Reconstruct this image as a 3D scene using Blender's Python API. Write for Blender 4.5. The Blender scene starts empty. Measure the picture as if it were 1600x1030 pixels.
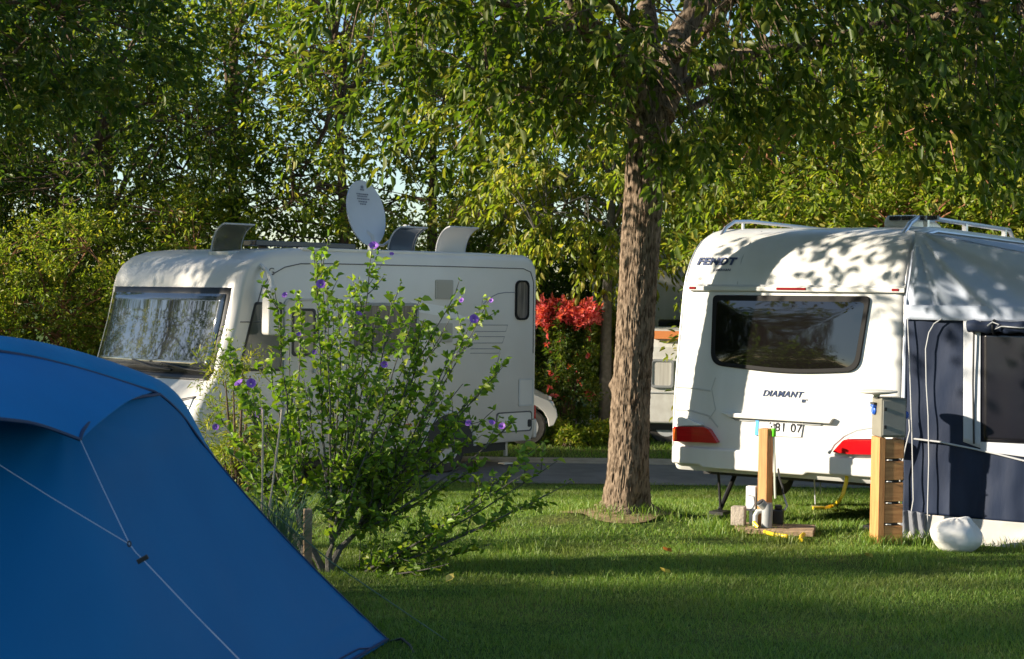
import bpy, bmesh, math, random
import numpy as np
from mathutils import Vector, Matrix, noise

random.seed(7)
scene = bpy.context.scene
C = scene.collection
R = math.radians

# ------------------------------------------------------------------ camera
FPX = 2540.0
CAMZ = 2.0
PITCH = 55.0 / FPX
ROLL = 0.0136
cam_rot = Matrix.Rotation(math.pi / 2 - PITCH, 4, 'X') @ Matrix.Rotation(ROLL, 4, 'Z')
cd = bpy.data.cameras.new('camera')
cd.sensor_width = 36.0
cd.lens = 36.0 * FPX / 1600.0
cd.clip_end = 900.0
cd.clip_start = 0.1
cd.dof.use_dof = True
cd.dof.focus_distance = 13.2
cd.dof.aperture_fstop = 6.3
cam = bpy.data.objects.new('camera', cd)
cam.matrix_world = Matrix.Translation((0, 0, CAMZ)) @ cam_rot
C.objects.link(cam)
scene.camera = cam
CR = cam_rot.to_3x3()


def ray(u, v):
    return CR @ Vector(((u - 800) / FPX, -(v - 515) / FPX, -1.0))


def P(u, v, d):
    """the point at depth d (metres ahead) seen at photograph pixel u, v"""
    r = ray(u, v)
    return Vector((0, 0, CAMZ)) + r * (d / r.y)


def sstep(a, b, x):
    t = min(1, max(0, (x - a) / (b - a)))
    return t * t * (3 - 2 * t)


def zg(x, y):
    z = -0.28 * sstep(13.8, 19.8, y)
    r = math.hypot(x - 1.0, (y - 14.5))
    z += 0.11 * math.exp(-(r / 0.62) ** 2)
    return z


# ------------------------------------------------------------------ materials
def mat(name, col=(0.5, 0.5, 0.5), rough=0.5, metal=0.0, spec=0.5, var=None, vscale=6.0, vdetail=5.0,
        bump=0.0, bscale=40.0, stretch=None, trans=0.0, coat=0.0, alpha=1.0, ior=None):
    m = bpy.data.materials.new(name)
    m.use_nodes = True
    nt = m.node_tree
    b = nt.nodes['Principled BSDF']
    b.inputs['Base Color'].default_value = (*col, 1)
    b.inputs['Roughness'].default_value = rough
    b.inputs['Metallic'].default_value = metal
    b.inputs['Specular IOR Level'].default_value = spec
    b.inputs['Transmission Weight'].default_value = trans
    b.inputs['Coat Weight'].default_value = coat
    if ior: b.inputs['IOR'].default_value = ior
    if var or bump:
        tc = nt.nodes.new('ShaderNodeTexCoord')
        mp = nt.nodes.new('ShaderNodeMapping')
        nt.links.new(tc.outputs['Object'], mp.inputs[0])
        if stretch: mp.inputs['Scale'].default_value = stretch
    if var:
        n = nt.nodes.new('ShaderNodeTexNoise')
        n.inputs['Scale'].default_value = vscale
        n.inputs['Detail'].default_value = vdetail
        nt.links.new(mp.outputs[0], n.inputs['Vector'])
        cr = nt.nodes.new('ShaderNodeValToRGB')
        cr.color_ramp.elements[0].position = 0.35
        cr.color_ramp.elements[1].position = 0.65
        cr.color_ramp.elements[0].color = (*var, 1)
        cr.color_ramp.elements[1].color = (*col, 1)
        nt.links.new(n.outputs[0], cr.inputs[0])
        nt.links.new(cr.outputs[0], b.inputs['Base Color'])
    if bump:
        n2 = nt.nodes.new('ShaderNodeTexNoise')
        n2.inputs['Scale'].default_value = bscale
        n2.inputs['Detail'].default_value = 4
        nt.links.new(mp.outputs[0], n2.inputs['Vector'])
        bp = nt.nodes.new('ShaderNodeBump')
        bp.inputs['Strength'].default_value = bump
        bp.inputs['Distance'].default_value = 0.02
        nt.links.new(n2.outputs[0], bp.inputs['Height'])
        nt.links.new(bp.outputs[0], b.inputs['Normal'])
    return m


def leaf_mat(name, cols, transl=0.52, rough=0.45, spec=0.4):
    """leaf: colour differs from leaf to leaf, light passes through it"""
    m = bpy.data.materials.new(name)
    m.use_nodes = True
    nt = m.node_tree
    b = nt.nodes['Principled BSDF']
    out = nt.nodes['Material Output']
    g = nt.nodes.new('ShaderNodeNewGeometry')
    cr = nt.nodes.new('ShaderNodeValToRGB')
    el = cr.color_ramp.elements
    el[0].position = 0; el[1].position = 1
    el[0].color = (*cols[0], 1); el[1].color = (*cols[-1], 1)
    for i, c in enumerate(cols[1:-1]):
        e = el.new((i + 1) / (len(cols) - 1)); e.color = (*c, 1)
    nt.links.new(g.outputs['Random Per Island'], cr.inputs[0])
    nt.links.new(cr.outputs[0], b.inputs['Base Color'])
    b.inputs['Roughness'].default_value = rough
    b.inputs['Specular IOR Level'].default_value = spec
    tr = nt.nodes.new('ShaderNodeBsdfTranslucent')
    mx = nt.nodes.new('ShaderNodeMixRGB')
    mx.blend_type = 'MULTIPLY'; mx.inputs[0].default_value = 1
    mx.inputs[2].default_value = (1.5, 1.6, 0.55, 1)
    nt.links.new(cr.outputs[0], mx.inputs[1])
    nt.links.new(mx.outputs[0], tr.inputs[0])
    ms = nt.nodes.new('ShaderNodeMixShader')
    ms.inputs[0].default_value = transl
    nt.links.new(b.outputs[0], ms.inputs[1])
    nt.links.new(tr.outputs[0], ms.inputs[2])
    nt.links.new(ms.outputs[0], out.inputs[0])
    return m


M = {}
M['white'] = mat('white_gelcoat', (0.67, 0.67, 0.66), 0.32, var=(0.59, 0.59, 0.57), stretch=(1.6, 1.6, .35), vscale=2.2, bump=0.04, bscale=9, coat=0.2)
M['mhwhite'] = mat('white_van_panel', (0.65, 0.63, 0.60), 0.35, var=(0.59, 0.57, 0.54), vscale=1.1, bump=0.02, bscale=6, coat=0.2)
M['offwhite'] = mat('dull_white_plastic', (0.68, 0.67, 0.63), 0.5, var=(0.58, 0.56, 0.52), vscale=8)
M['seam'] = mat('dark_seam', (0.10, 0.10, 0.105), 0.6)
M['greyplastic'] = mat('grey_plastic', (0.30, 0.31, 0.32), 0.5, var=(0.25, 0.26, 0.27), vscale=10)
M['lightgrey'] = mat('light_grey_plastic', (0.52, 0.53, 0.54), 0.45, var=(0.45, 0.46, 0.47), vscale=8)
M['black'] = mat('black_plastic', (0.018, 0.018, 0.02), 0.45, bump=0.05)
M['rubber'] = mat('tyre_rubber', (0.03, 0.028, 0.027), 0.85, var=(0.055, 0.05, 0.045), vscale=12, bump=0.3, bscale=60)
M['glass'] = mat('dark_tinted_acrylic', (0.006, 0.005, 0.005), 0.035, spec=0.9, bump=0.012, bscale=2.2)
M['winsh'] = mat('windscreen_glass', (0.05, 0.055, 0.06), 0.03, spec=1.0, ior=1.75)
M['alu'] = mat('aluminium_rail', (0.62, 0.63, 0.66), 0.35, metal=0.85)
M['dkalu'] = mat('dark_roof_panel', (0.03, 0.035, 0.05), 0.25)
M['red'] = mat('red_lamp_glass', (0.50, 0.006, 0.010), 0.15, coat=0.5, var=(0.40, 0.004, 0.008), vscale=3, stretch=(1, 1, 30))
M['orange'] = mat('orange_lamp_glass', (0.75, 0.14, 0.02), 0.2, coat=0.4)
M['darkred'] = mat('dark_red_marker', (0.22, 0.01, 0.015), 0.2)
M['clear'] = mat('clear_lamp_glass', (0.75, 0.77, 0.78), 0.1, coat=0.6)
M['ink'] = mat('dark_blue_lettering', (0.03, 0.05, 0.13), 0.4)
M['inkblack'] = mat('black_lettering', (0.012, 0.014, 0.02), 0.4)
M['plate'] = mat('number_plate_white', (0.72, 0.73, 0.74), 0.35)
M['plateblue'] = mat('number_plate_blue', (0.10, 0.38, 0.75), 0.35)
M['smoke'] = mat('smoked_acrylic', (0.42, 0.42, 0.42), 0.12, trans=0.85, ior=1.1)
M['curtain'] = mat('beige_curtain', (0.45, 0.40, 0.33), 0.9, var=(0.33, 0.29, 0.23), vscale=4, stretch=(14, 14, 0.5))
M['wood'] = mat('new_pine', (0.54, 0.26, 0.09), 0.65, var=(0.40, 0.17, 0.055), vscale=5, stretch=(9, 9, 0.7), bump=0.2, bscale=25)
M['woodslat'] = mat('pine_slat', (0.58, 0.28, 0.10), 0.65, var=(0.40, 0.17, 0.055), vscale=5, stretch=(0.8, 0.8, 9), bump=0.2, bscale=25)
M['oldwood'] = mat('weathered_wood', (0.42, 0.29, 0.18), 0.8, var=(0.24, 0.16, 0.10), vscale=6, stretch=(1, 8, 8), bump=0.3, bscale=30)
M['concrete'] = mat('concrete', (0.42, 0.36, 0.30), 0.9, var=(0.30, 0.25, 0.21), vscale=14, bump=0.4, bscale=60)
M['yellow'] = mat('yellow_hose', (0.80, 0.58, 0.02), 0.35, var=(0.7, 0.45, 0.02), vscale=9)
M['green'] = mat('green_connector', (0.12, 0.60, 0.03), 0.4)
M['palehose'] = mat('pale_hose', (0.52, 0.55, 0.46), 0.5)
M['pebox'] = mat('beige_electric_box', (0.19, 0.18, 0.145), 0.5, var=(0.16, 0.15, 0.12), vscale=6)
M['bluep'] = mat('blue_socket', (0.02, 0.10, 0.50), 0.35)
M['canvasgrey'] = mat('grey_awning_cloth', (0.40, 0.45, 0.55), 0.75, var=(0.35, 0.40, 0.50), vscale=2, bump=0.25, bscale=5)
M['navy'] = mat('navy_awning_cloth', (0.018, 0.028, 0.058), 0.6, spec=0.2, var=(0.012, 0.019, 0.041), vscale=2.5, bump=0.2, bscale=6, stretch=(2, 2, 0.6))
M['greycloth'] = mat('pale_awning_cloth', (0.50, 0.52, 0.56), 0.7, var=(0.42, 0.44, 0.49), vscale=3)
M['skirtcloth'] = mat('awning_skirt', (0.46, 0.44, 0.42), 0.7, var=(0.37, 0.35, 0.33), vscale=4, bump=0.2, bscale=10)
M['mesh'] = mat('awning_window_film', (0.008, 0.008, 0.012), 0.22, bump=0.05, bscale=5)
M['sack'] = mat('white_plastic_sack', (0.74, 0.73, 0.71), 0.4, bump=0.25, bscale=9)
M['cord'] = mat('white_cord', (0.42, 0.43, 0.45), 0.7)
M['guy'] = mat('guy_rope', (0.52, 0.55, 0.60), 0.7)
M['tent'] = mat('blue_tent_fabric', (0.003, 0.145, 0.36), 0.6, spec=0.12, var=(0.003, 0.128, 0.325), vscale=1.2, bump=0.30, bscale=2.6)
M['tentlight'] = mat('blue_tent_sleeve', (0.005, 0.20, 0.45), 0.55, spec=0.15, var=(0.005, 0.17, 0.40), vscale=4, bump=0.2, bscale=9)
M['tentdark'] = mat('tent_seam', (0.004, 0.03, 0.10), 0.6)
M['asphalt'] = mat('asphalt', (0.17, 0.16, 0.15), 0.85, var=(0.12, 0.113, 0.105), vscale=3, bump=0.4, bscale=90)
M['gravel'] = mat('pale_gravel', (0.42, 0.35, 0.27), 0.9, var=(0.30, 0.25, 0.19), vscale=9, bump=0.5, bscale=60)
M['gasket'] = mat('black_window_gasket', (0.006, 0.006, 0.007), 0.5, spec=0.2)
M['earth'] = mat('bare_earth', (0.30, 0.225, 0.105), 0.95, var=(0.17, 0.125, 0.055), vscale=12, bump=0.5, bscale=50)
M['twig'] = mat('twig_bark', (0.12, 0.075, 0.045), 0.85, var=(0.08, 0.05, 0.03), vscale=12, bump=0.3)
M['redtwig'] = mat('reddish_stem', (0.34, 0.15, 0.075), 0.8, var=(0.22, 0.10, 0.05), vscale=9)
M['greytwig'] = mat('grey_shrub_bark', (0.13, 0.12, 0.105), 0.85, var=(0.08, 0.075, 0.06), vscale=20, bump=0.4, bscale=80)
M['cane'] = mat('pale_cane', (0.55, 0.47, 0.33), 0.6, var=(0.42, 0.34, 0.22), vscale=14)
M['purple'] = mat('purple_petal', (0.24, 0.085, 0.46), 0.6, var=(0.32, 0.13, 0.52), vscale=30)
M['pink'] = mat('pink_petal', (0.62, 0.30, 0.33), 0.6)
M['yellowleaf'] = mat('yellow_fallen_leaf', (0.72, 0.55, 0.12), 0.6)
M['orangeleaf'] = mat('orange_fallen_leaf', (0.65, 0.22, 0.05), 0.6)
M['housewall'] = mat('pale_house_wall', (0.62, 0.60, 0.56), 0.85, var=(0.55, 0.52, 0.48), vscale=2, bump=0.2)
M['tiles'] = mat('roof_tiles', (0.38, 0.16, 0.10), 0.85, var=(0.26, 0.11, 0.07), vscale=6, bump=0.4)
M['leafmain'] = leaf_mat('leaf_shade_tree', [(0.0436, 0.0818, 0.0092), (0.0699, 0.1159, 0.0138), (0.1018, 0.1431, 0.0207), (0.1600, 0.1568, 0.0230)])
M['leafbg'] = leaf_mat('leaf_background', [(0.1014, 0.1564, 0.0165), (0.1579, 0.2191, 0.0264), (0.2255, 0.2713, 0.0363), (0.3382, 0.2921, 0.0578)])
M['leafdark'] = leaf_mat('leaf_dark', [(0.0377, 0.0751, 0.0168), (0.0600, 0.1083, 0.0196), (0.0943, 0.1333, 0.0224), (0.1371, 0.1499, 0.0280)])
M['leafpale'] = leaf_mat('leaf_pale', [(0.1187, 0.1730, 0.0208), (0.1865, 0.2390, 0.0312), (0.2542, 0.2801, 0.0455), (0.3561, 0.2967, 0.0650)])
M['leafbush'] = leaf_mat('leaf_shrub', [(0.1095, 0.2001, 0.0242), (0.1546, 0.2691, 0.0308), (0.2190, 0.3381, 0.0385), (0.3349, 0.3864, 0.0495)], transl=0.4)
M['leafred'] = leaf_mat('leaf_red', [(0.5100, 0.0450, 0.0540), (0.6630, 0.1275, 0.1440), (0.6970, 0.1800, 0.1800), (0.5610, 0.0750, 0.0900)], transl=0.4)
M['leafcypress'] = leaf_mat('leaf_cypress', [(0.05, 0.10, 0.02), (0.10, 0.15, 0.03)])
M['leafblue'] = leaf_mat('blade_bluegreen', [(0.06, 0.12, 0.08), (0.10, 0.17, 0.11)], transl=0.2)
M['grass'] = leaf_mat('grass_blade', [(0.0844, 0.1706, 0.0236), (0.1266, 0.2246, 0.0328), (0.1688, 0.2695, 0.0437), (0.2617, 0.2965, 0.0819)], transl=0.35, rough=0.5)


def bark_mat():
    m = bpy.data.materials.new('furrowed_bark')
    m.use_nodes = True
    nt = m.node_tree
    b = nt.nodes['Principled BSDF']
    tc = nt.nodes.new('ShaderNodeTexCoord')
    mp = nt.nodes.new('ShaderNodeMapping'); mp.inputs['Scale'].default_value = (1, 1, 0.30)
    nt.links.new(tc.outputs['Object'], mp.inputs[0])
    n = nt.nodes.new('ShaderNodeTexNoise'); n.inputs['Scale'].default_value = 38; n.inputs['Detail'].default_value = 6
    n.inputs['Distortion'].default_value = 0.6
    nt.links.new(mp.outputs[0], n.inputs['Vector'])
    cr = nt.nodes.new('ShaderNodeValToRGB')
    cr.color_ramp.elements[0].position = 0.36; cr.color_ramp.elements[0].color = (0.065, 0.045, 0.03, 1)
    cr.color_ramp.elements[1].position = 0.58; cr.color_ramp.elements[1].color = (0.255, 0.195, 0.145, 1)
    nt.links.new(n.outputs[0], cr.inputs[0])
    n3 = nt.nodes.new('ShaderNodeTexNoise'); n3.inputs['Scale'].default_value = 3
    nt.links.new(tc.outputs['Object'], n3.inputs['Vector'])
    mx = nt.nodes.new('ShaderNodeMixRGB'); mx.blend_type = 'MULTIPLY'
    mx.inputs[2].default_value = (0.72, 0.68, 0.62, 1)
    nt.links.new(n3.outputs[0], mx.inputs[0]); nt.links.new(cr.outputs[0], mx.inputs[1])
    nt.links.new(mx.outputs[0], b.inputs['Base Color'])
    b.inputs['Roughness'].default_value = 0.9
    b.inputs['Specular IOR Level'].default_value = 0.15
    bp = nt.nodes.new('ShaderNodeBump'); bp.inputs['Strength'].default_value = 0.8; bp.inputs['Distance'].default_value = 0.02
    nt.links.new(n.outputs[0], bp.inputs['Height']); nt.links.new(bp.outputs[0], b.inputs['Normal'])
    return m


M['bark'] = bark_mat()


def lawn_mat():
    m = bpy.data.materials.new('lawn_soil_and_grass')
    m.use_nodes = True
    nt = m.node_tree
    b = nt.nodes['Principled BSDF']
    tc = nt.nodes.new('ShaderNodeTexCoord')
    n = nt.nodes.new('ShaderNodeTexNoise'); n.inputs['Scale'].default_value = 22; n.inputs['Detail'].default_value = 8
    n2 = nt.nodes.new('ShaderNodeTexNoise'); n2.inputs['Scale'].default_value = 0.9; n2.inputs['Detail'].default_value = 4
    nt.links.new(tc.outputs['Object'], n.inputs['Vector']); nt.links.new(tc.outputs['Object'], n2.inputs['Vector'])
    cr = nt.nodes.new('ShaderNodeValToRGB')
    cr.color_ramp.elements[0].position = 0.3; cr.color_ramp.elements[0].color = (0.030, 0.065, 0.012, 1)
    cr.color_ramp.elements[1].position = 0.7; cr.color_ramp.elements[1].color = (0.095, 0.135, 0.024, 1)
    nt.links.new(n.outputs[0], cr.inputs[0])
    mx = nt.nodes.new('ShaderNodeMixRGB'); mx.inputs[2].default_value = (0.13, 0.12, 0.04, 1)
    cr2 = nt.nodes.new('ShaderNodeValToRGB'); cr2.color_ramp.elements[0].position = 0.5; cr2.color_ramp.elements[1].position = 0.75
    nt.links.new(n2.outputs[0], cr2.inputs[0]); nt.links.new(cr2.outputs[0], mx.inputs[0])
    nt.links.new(cr.outputs[0], mx.inputs[1]); nt.links.new(mx.outputs[0], b.inputs['Base Color'])
    b.inputs['Roughness'].default_value = 0.95
    b.inputs['Specular IOR Level'].default_value = 0.1
    bp = nt.nodes.new('ShaderNodeBump'); bp.inputs['Strength'].default_value = 0.8; bp.inputs['Distance'].default_value = 0.04
    nt.links.new(n.outputs[0], bp.inputs['Height']); nt.links.new(bp.outputs[0], b.inputs['Normal'])
    return m


M['lawn'] = lawn_mat()


def tint(m, scale, col, lo=.5, hi=.68):
    '''patches of drier growth over a leaf material'''
    nt = m.node_tree
    cr = [n for n in nt.nodes if n.type == 'VALTORGB'][0]
    tc = nt.nodes.new('ShaderNodeTexCoord')
    n = nt.nodes.new('ShaderNodeTexNoise'); n.inputs['Scale'].default_value = scale; n.inputs['Detail'].default_value = 5
    nt.links.new(tc.outputs['Object'], n.inputs['Vector'])
    r = nt.nodes.new('ShaderNodeMapRange'); r.inputs[1].default_value = lo; r.inputs[2].default_value = hi; r.inputs[4].default_value = .75
    nt.links.new(n.outputs[0], r.inputs[0])
    mx = nt.nodes.new('ShaderNodeMixRGB'); mx.inputs[2].default_value = (*col, 1)
    nt.links.new(r.outputs[0], mx.inputs[0])
    targets = [l.to_socket for l in cr.outputs[0].links]
    nt.links.new(cr.outputs[0], mx.inputs[1])
    for k in targets: nt.links.new(mx.outputs[0], k)


tint(M['grass'], 1.1, (0.17, 0.175, 0.055), .52, .74)


# ------------------------------------------------------------------ objects helpers
def tag(o, label=None, cat=None, group=None, kind=None):
    if label: o['label'] = label
    if cat: o['category'] = cat
    if group: o['group'] = group
    if kind: o['kind'] = kind
    return o


def empty(name, loc=(0, 0, 0), rz=0.0, label=None, cat=None, group=None):
    o = bpy.data.objects.new(name, None)
    o.empty_display_size = 0.3
    C.objects.link(o)
    o.location = loc
    o.rotation_euler = (0, 0, rz)
    return tag(o, label, cat, group)


def link(name, me, m, parent=None, smooth=True, bevel=0.0, bseg=2, loc=None):
    o = bpy.data.objects.new(name, me)
    C.objects.link(o)
    if m: me.materials.append(m)
    if parent: o.parent = parent
    if loc: o.location = loc
    if smooth:
        me.polygons.foreach_set('use_smooth', [True] * len(me.polygons))
    if bevel:
        b = o.modifiers.new('bevel', 'BEVEL'); b.width = bevel; b.segments = bseg
        b.limit_method = 'ANGLE'; b.angle_limit = R(38)
    return o


class MB:
    def __init__(s):
        s.v = []; s.f = []

    def add(s, vs, fs):
        n = len(s.v)
        s.v += [tuple(p) for p in vs]
        s.f += [tuple(i + n for i in f) for f in fs]
        return s

    def box(s, x0, x1, y0, y1, z0, z1, m=None):
        vs = [Vector((x, y, z)) for x in (x0, x1) for y in (y0, y1) for z in (z0, z1)]
        if m is not None: vs = [m @ p for p in vs]
        return s.add(vs, [(0, 1, 3, 2), (4, 6, 7, 5), (0, 4, 5, 1), (2, 3, 7, 6), (0, 2, 6, 4), (1, 5, 7, 3)])

    def tube(s, pts, rad, seg=8, cap=True):
        pts = [Vector(p) for p in pts]
        if not hasattr(rad, '__len__'): rad = [rad] * len(pts)
        vs = []; fs = []
        prev = None
        for i, p in enumerate(pts):
            a = pts[max(0, i - 1)]; b = pts[min(len(pts) - 1, i + 1)]
            t = (b - a).normalized()
            ref = prev if prev is not None else (Vector((0, 0, 1)) if abs(t.z) < 0.9 else Vector((1, 0, 0)))
            u = (ref - t * ref.dot(t)).normalized()
            prev = u
            w = t.cross(u)
            for k in range(seg):
                an = 2 * math.pi * k / seg
                vs.append(p + (u * math.cos(an) + w * math.sin(an)) * rad[i])
        for i in range(len(pts) - 1):
            for k in range(seg):
                k2 = (k + 1) % seg
                fs.append((i * seg + k, i * seg + k2, (i + 1) * seg + k2, (i + 1) * seg + k))
        if cap:
            fs.append(tuple(range(seg - 1, -1, -1)))
            fs.append(tuple((len(pts) - 1) * seg + k for k in range(seg)))
        return s.add(vs, fs)

    def prism(s, poly, fn, t0, t1):
        """poly: list of 2d points; fn(a,b,t)->3d. closed slab between t0 and t1"""
        n = len(poly)
        vs = [fn(a, b, t0) for a, b in poly] + [fn(a, b, t1) for a, b in poly]
        fs = [tuple(range(n)), tuple(range(2 * n - 1, n - 1, -1))]
        fs += [(i, i + n, (i + 1) % n + n, (i + 1) % n) for i in range(n)]
        return s.add(vs, fs)

    def lathe(s, prof, seg=32, m=Matrix.Identity(4)):
        vs = []; fs = []
        for r, z in prof:
            for k in range(seg):
                a = 2 * math.pi * k / seg
                vs.append(m @ Vector((r * math.cos(a), r * math.sin(a), z)))
        for i in range(len(prof) - 1):
            for k in range(seg):
                k2 = (k + 1) % seg
                fs.append((i * seg + k, i * seg + k2, (i + 1) * seg + k2, (i + 1) * seg + k))
        fs.append(tuple(range(seg - 1, -1, -1)))
        fs.append(tuple((len(prof) - 1) * seg + k for k in range(seg)))
        return s.add(vs, fs)

    def grid(s, fn, nu, nv):
        vs = [fn(i / nu, j / nv) for j in range(nv + 1) for i in range(nu + 1)]
        w = nu + 1
        fs = [(j * w + i, j * w + i + 1, (j + 1) * w + i + 1, (j + 1) * w + i) for j in range(nv) for i in range(nu)]
        return s.add(vs, fs)

    def build(s, name, m, parent=None, smooth=False, bevel=0.0, bseg=2, fix=True, loc=None, solid=0.0):
        me = bpy.data.meshes.new(name)
        me.from_pydata([tuple(p) for p in s.v], [], s.f)
        if fix:
            bm = bmesh.new(); bm.from_mesh(me)
            bmesh.ops.recalc_face_normals(bm, faces=bm.faces)
            bm.to_mesh(me); bm.free()
        o = link(name, me, m, parent, smooth, bevel, bseg, loc)
        if smooth and not bevel:
            try:
                me.set_sharp_from_angle(angle=R(40))
            except Exception:
                pass
        if solid:
            md = o.modifiers.new('thickness', 'SOLIDIFY'); md.thickness = solid; md.offset = 0
        return o


def rrect(x0, x1, z0, z1, r, n=5):
    pts = []
    for cx, cz, a0 in ((x1 - r, z1 - r, 0), (x0 + r, z1 - r, 90), (x0 + r, z0 + r, 180), (x1 - r, z0 + r, 270)):
        for k in range(n + 1):
            a = R(a0 + 90 * k / n)
            pts.append((cx + r * math.cos(a), cz + r * math.sin(a)))
    return pts


def rpoly(pts, r, n=5):
    """round the corners of any polygon"""
    out = []
    N = len(pts)
    for i in range(N):
        p0 = Vector(pts[i - 1]); p = Vector(pts[i]); p1 = Vector(pts[(i + 1) % N])
        rr = r[i] if hasattr(r, '__len__') else r
        a = p + (p0 - p).normalized() * rr; b = p + (p1 - p).normalized() * rr
        for k in range(n + 1):
            t = k / n
            q = a * (1 - t) ** 2 + p * 2 * t * (1 - t) + b * t * t
            out.append((q.x, q.y))
    return out


def inset(poly, d):
    c = Vector((sum(p[0] for p in poly) / len(poly), sum(p[1] for p in poly) / len(poly)))
    xs = [p[0] for p in poly]; zs = [p[1] for p in poly]
    sx = 1 - 2 * d / (max(xs) - min(xs)); sz = 1 - 2 * d / (max(zs) - min(zs))
    return [(c.x + (p[0] - c.x) * sx, c.y + (p[1] - c.y) * sz) for p in poly]


def ring(poly, fn, d, t0, t1):
    """frame following polygon, d wide, as one closed mesh"""
    b = MB()
    q = inset(poly, d)
    n = len(poly)
    vs = [fn(a, z, t0) for a, z in poly] + [fn(a, z, t1) for a, z in poly] + [fn(a, z, t1) for a, z in q] + [fn(a, z, t0) for a, z in q]
    fs = []
    for i in range(n):
        j = (i + 1) % n
        for k in range(4):
            k2 = (k + 1) % 4
            fs.append((k * n + i, k * n + j, k2 * n + j, k2 * n + i))
    return b.add(vs, fs)


def hit(fr, u, v, axis, val):
    """where the sight line through pixel u,v meets plane local[axis]=val of frame fr"""
    inv = fr.inverted()
    o = inv @ Vector((0, 0, CAMZ)); d = inv.to_3x3() @ ray(u, v)
    t = (val - o[axis]) / d[axis]
    return o + d * t


def text(name, s, size, m, parent, mtx, shear=0.0, ext=0.002, bold=0.0):
    cu = bpy.data.curves.new(name, 'FONT')
    cu.body = s; cu.size = size; cu.shear = shear; cu.extrude = ext; cu.offset = bold
    cu.space_character = 1.08; cu.align_x = 'CENTER'; cu.align_y = 'CENTER'
    t = bpy.data.objects.new(name + '_tmp', cu)
    me = bpy.data.meshes.new_from_object(t)
    bpy.data.objects.remove(t)
    o = bpy.data.objects.new(name, me)
    me.materials.clear(); me.materials.append(m)
    C.objects.link(o)
    if parent: o.parent = parent
    o.matrix_local = mtx
    return o


def copy_tree(o, parent=None):
    c = o.copy(); C.objects.link(c); c.parent = parent
    for ch in [x for x in bpy.data.objects if x.parent == o]:
        copy_tree(ch, c)
    return c


# ------------------------------------------------------------------ world, light
SUN_EL = R(19)
SUN_AZ = R(189)      # direction towards the sun, measured from +X anticlockwise (to the left of the picture)
w = bpy.data.worlds.new('World'); scene.world = w
w.use_nodes = True
nt = w.node_tree
bg = nt.nodes['Background']
sky = nt.nodes.new('ShaderNodeTexSky')
sky.sky_type = 'NISHITA'; sky.sun_disc = False
sky.sun_elevation = SUN_EL
sky.sun_rotation = math.pi / 2 - SUN_AZ
sky.air_density = 1.0; sky.dust_density = 0.3; sky.ozone_density = 2.5
nt.links.new(sky.outputs[0], bg.inputs[0])
bg.inputs[1].default_value = 0.085
sl = bpy.data.lights.new('sun', 'SUN'); sl.energy = 4.9; sl.angle = R(0.8); sl.color = (1.0, 0.88, 0.70)
so = bpy.data.objects.new('sun', sl); C.objects.link(so)
sd = Vector((math.cos(SUN_AZ) * math.cos(SUN_EL), math.sin(SUN_AZ) * math.cos(SUN_EL), math.sin(SUN_EL)))
so.rotation_euler = sd.to_track_quat('Z', 'Y').to_euler()
so.location = sd * 60
scene.view_settings.view_transform = 'Standard'
scene.view_settings.look = 'None'
scene.view_settings.exposure = 1.3
scene.view_settings.gamma = 1.0
scene.cycles.max_bounces = 8
scene.cycles.transparent_max_bounces = 8
scene.cycles.use_denoising = True
scene.cycles.sample_clamp_indirect = 6

# ------------------------------------------------------------------ ground
def ground_strip(name, y0, y1, x0, x1, lift, m, nx, ny, wob=0.0, label=None):
    b = MB()

    def f(a, c):
        x = x0 + (x1 - x0) * a
        y = y0 + (y1 - y0) * c
        if c in (0, 1) and wob: y += wob * noise.noise(Vector((x * 0.8, y, 3.1)))
        return (x, y, zg(x, y) + lift)
    b.grid(f, nx, ny)
    o = b.build(name, m, smooth=True, fix=False)
    o['kind'] = 'structure'
    return o


xs = sorted(set([-400, -200, -100, -60, -40, -30, -20] + [i * 0.5 for i in range(-30, 31)] + [20, 30, 40, 60, 100, 200, 400]))
ys = sorted(set([-400, -200, -100, -50, -20, -10, -4] + [i * 0.5 for i in range(0, 60)] + [32, 36, 40, 60, 100, 200, 400, 700]))
b = MB()
for y in ys:
    for x in xs: b.v.append((x, y, zg(x, y)))
W_ = len(xs)
b.f = [(j * W_ + i, j * W_ + i + 1, (j + 1) * W_ + i + 1, (j + 1) * W_ + i) for j in range(len(ys) - 1) for i in range(len(xs) - 1)]
lawn = b.build('lawn', M['lawn'], smooth=True, fix=False); lawn['kind'] = 'structure'
ground_strip('road', 19.5, 21.9, -60, 60, 0.012, M['asphalt'], 240, 8, 0.10)
ground_strip('gravel_path', 21.95, 22.7, -60, 60, 0.008, M['gravel'], 240, 2, 0.12)
ground_strip('footpath', 28.6, 30.0, -60, 60, 0.008, M['gravel'], 240, 2, 0.2)

rng = np.random.default_rng(11)


def np_mesh(name, V, F4, m, parent=None, smooth=False):
    me = bpy.data.meshes.new(name)
    nv = len(V); nf = len(F4); k = F4.shape[1]
    me.vertices.add(nv); me.loops.add(nf * k); me.polygons.add(nf)
    me.vertices.foreach_set('co', V.astype(np.float32).ravel())
    me.loops.foreach_set('vertex_index', F4.astype(np.int32).ravel())
    me.polygons.foreach_set('loop_start', np.arange(0, nf * k, k, dtype=np.int32))
    me.update(calc_edges=True)
    return link(name, me, m, parent, smooth)


def vnoise(x, y):
    return np.sin(x * 1.7 + 1.3 * np.sin(y * 1.1)) * np.cos(y * 2.1 + 1.7 * np.sin(x * .9 + 2)) + .5 * np.sin(3.9 * x + y * 2.3) * np.sin(4.7 * y - x)


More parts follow.
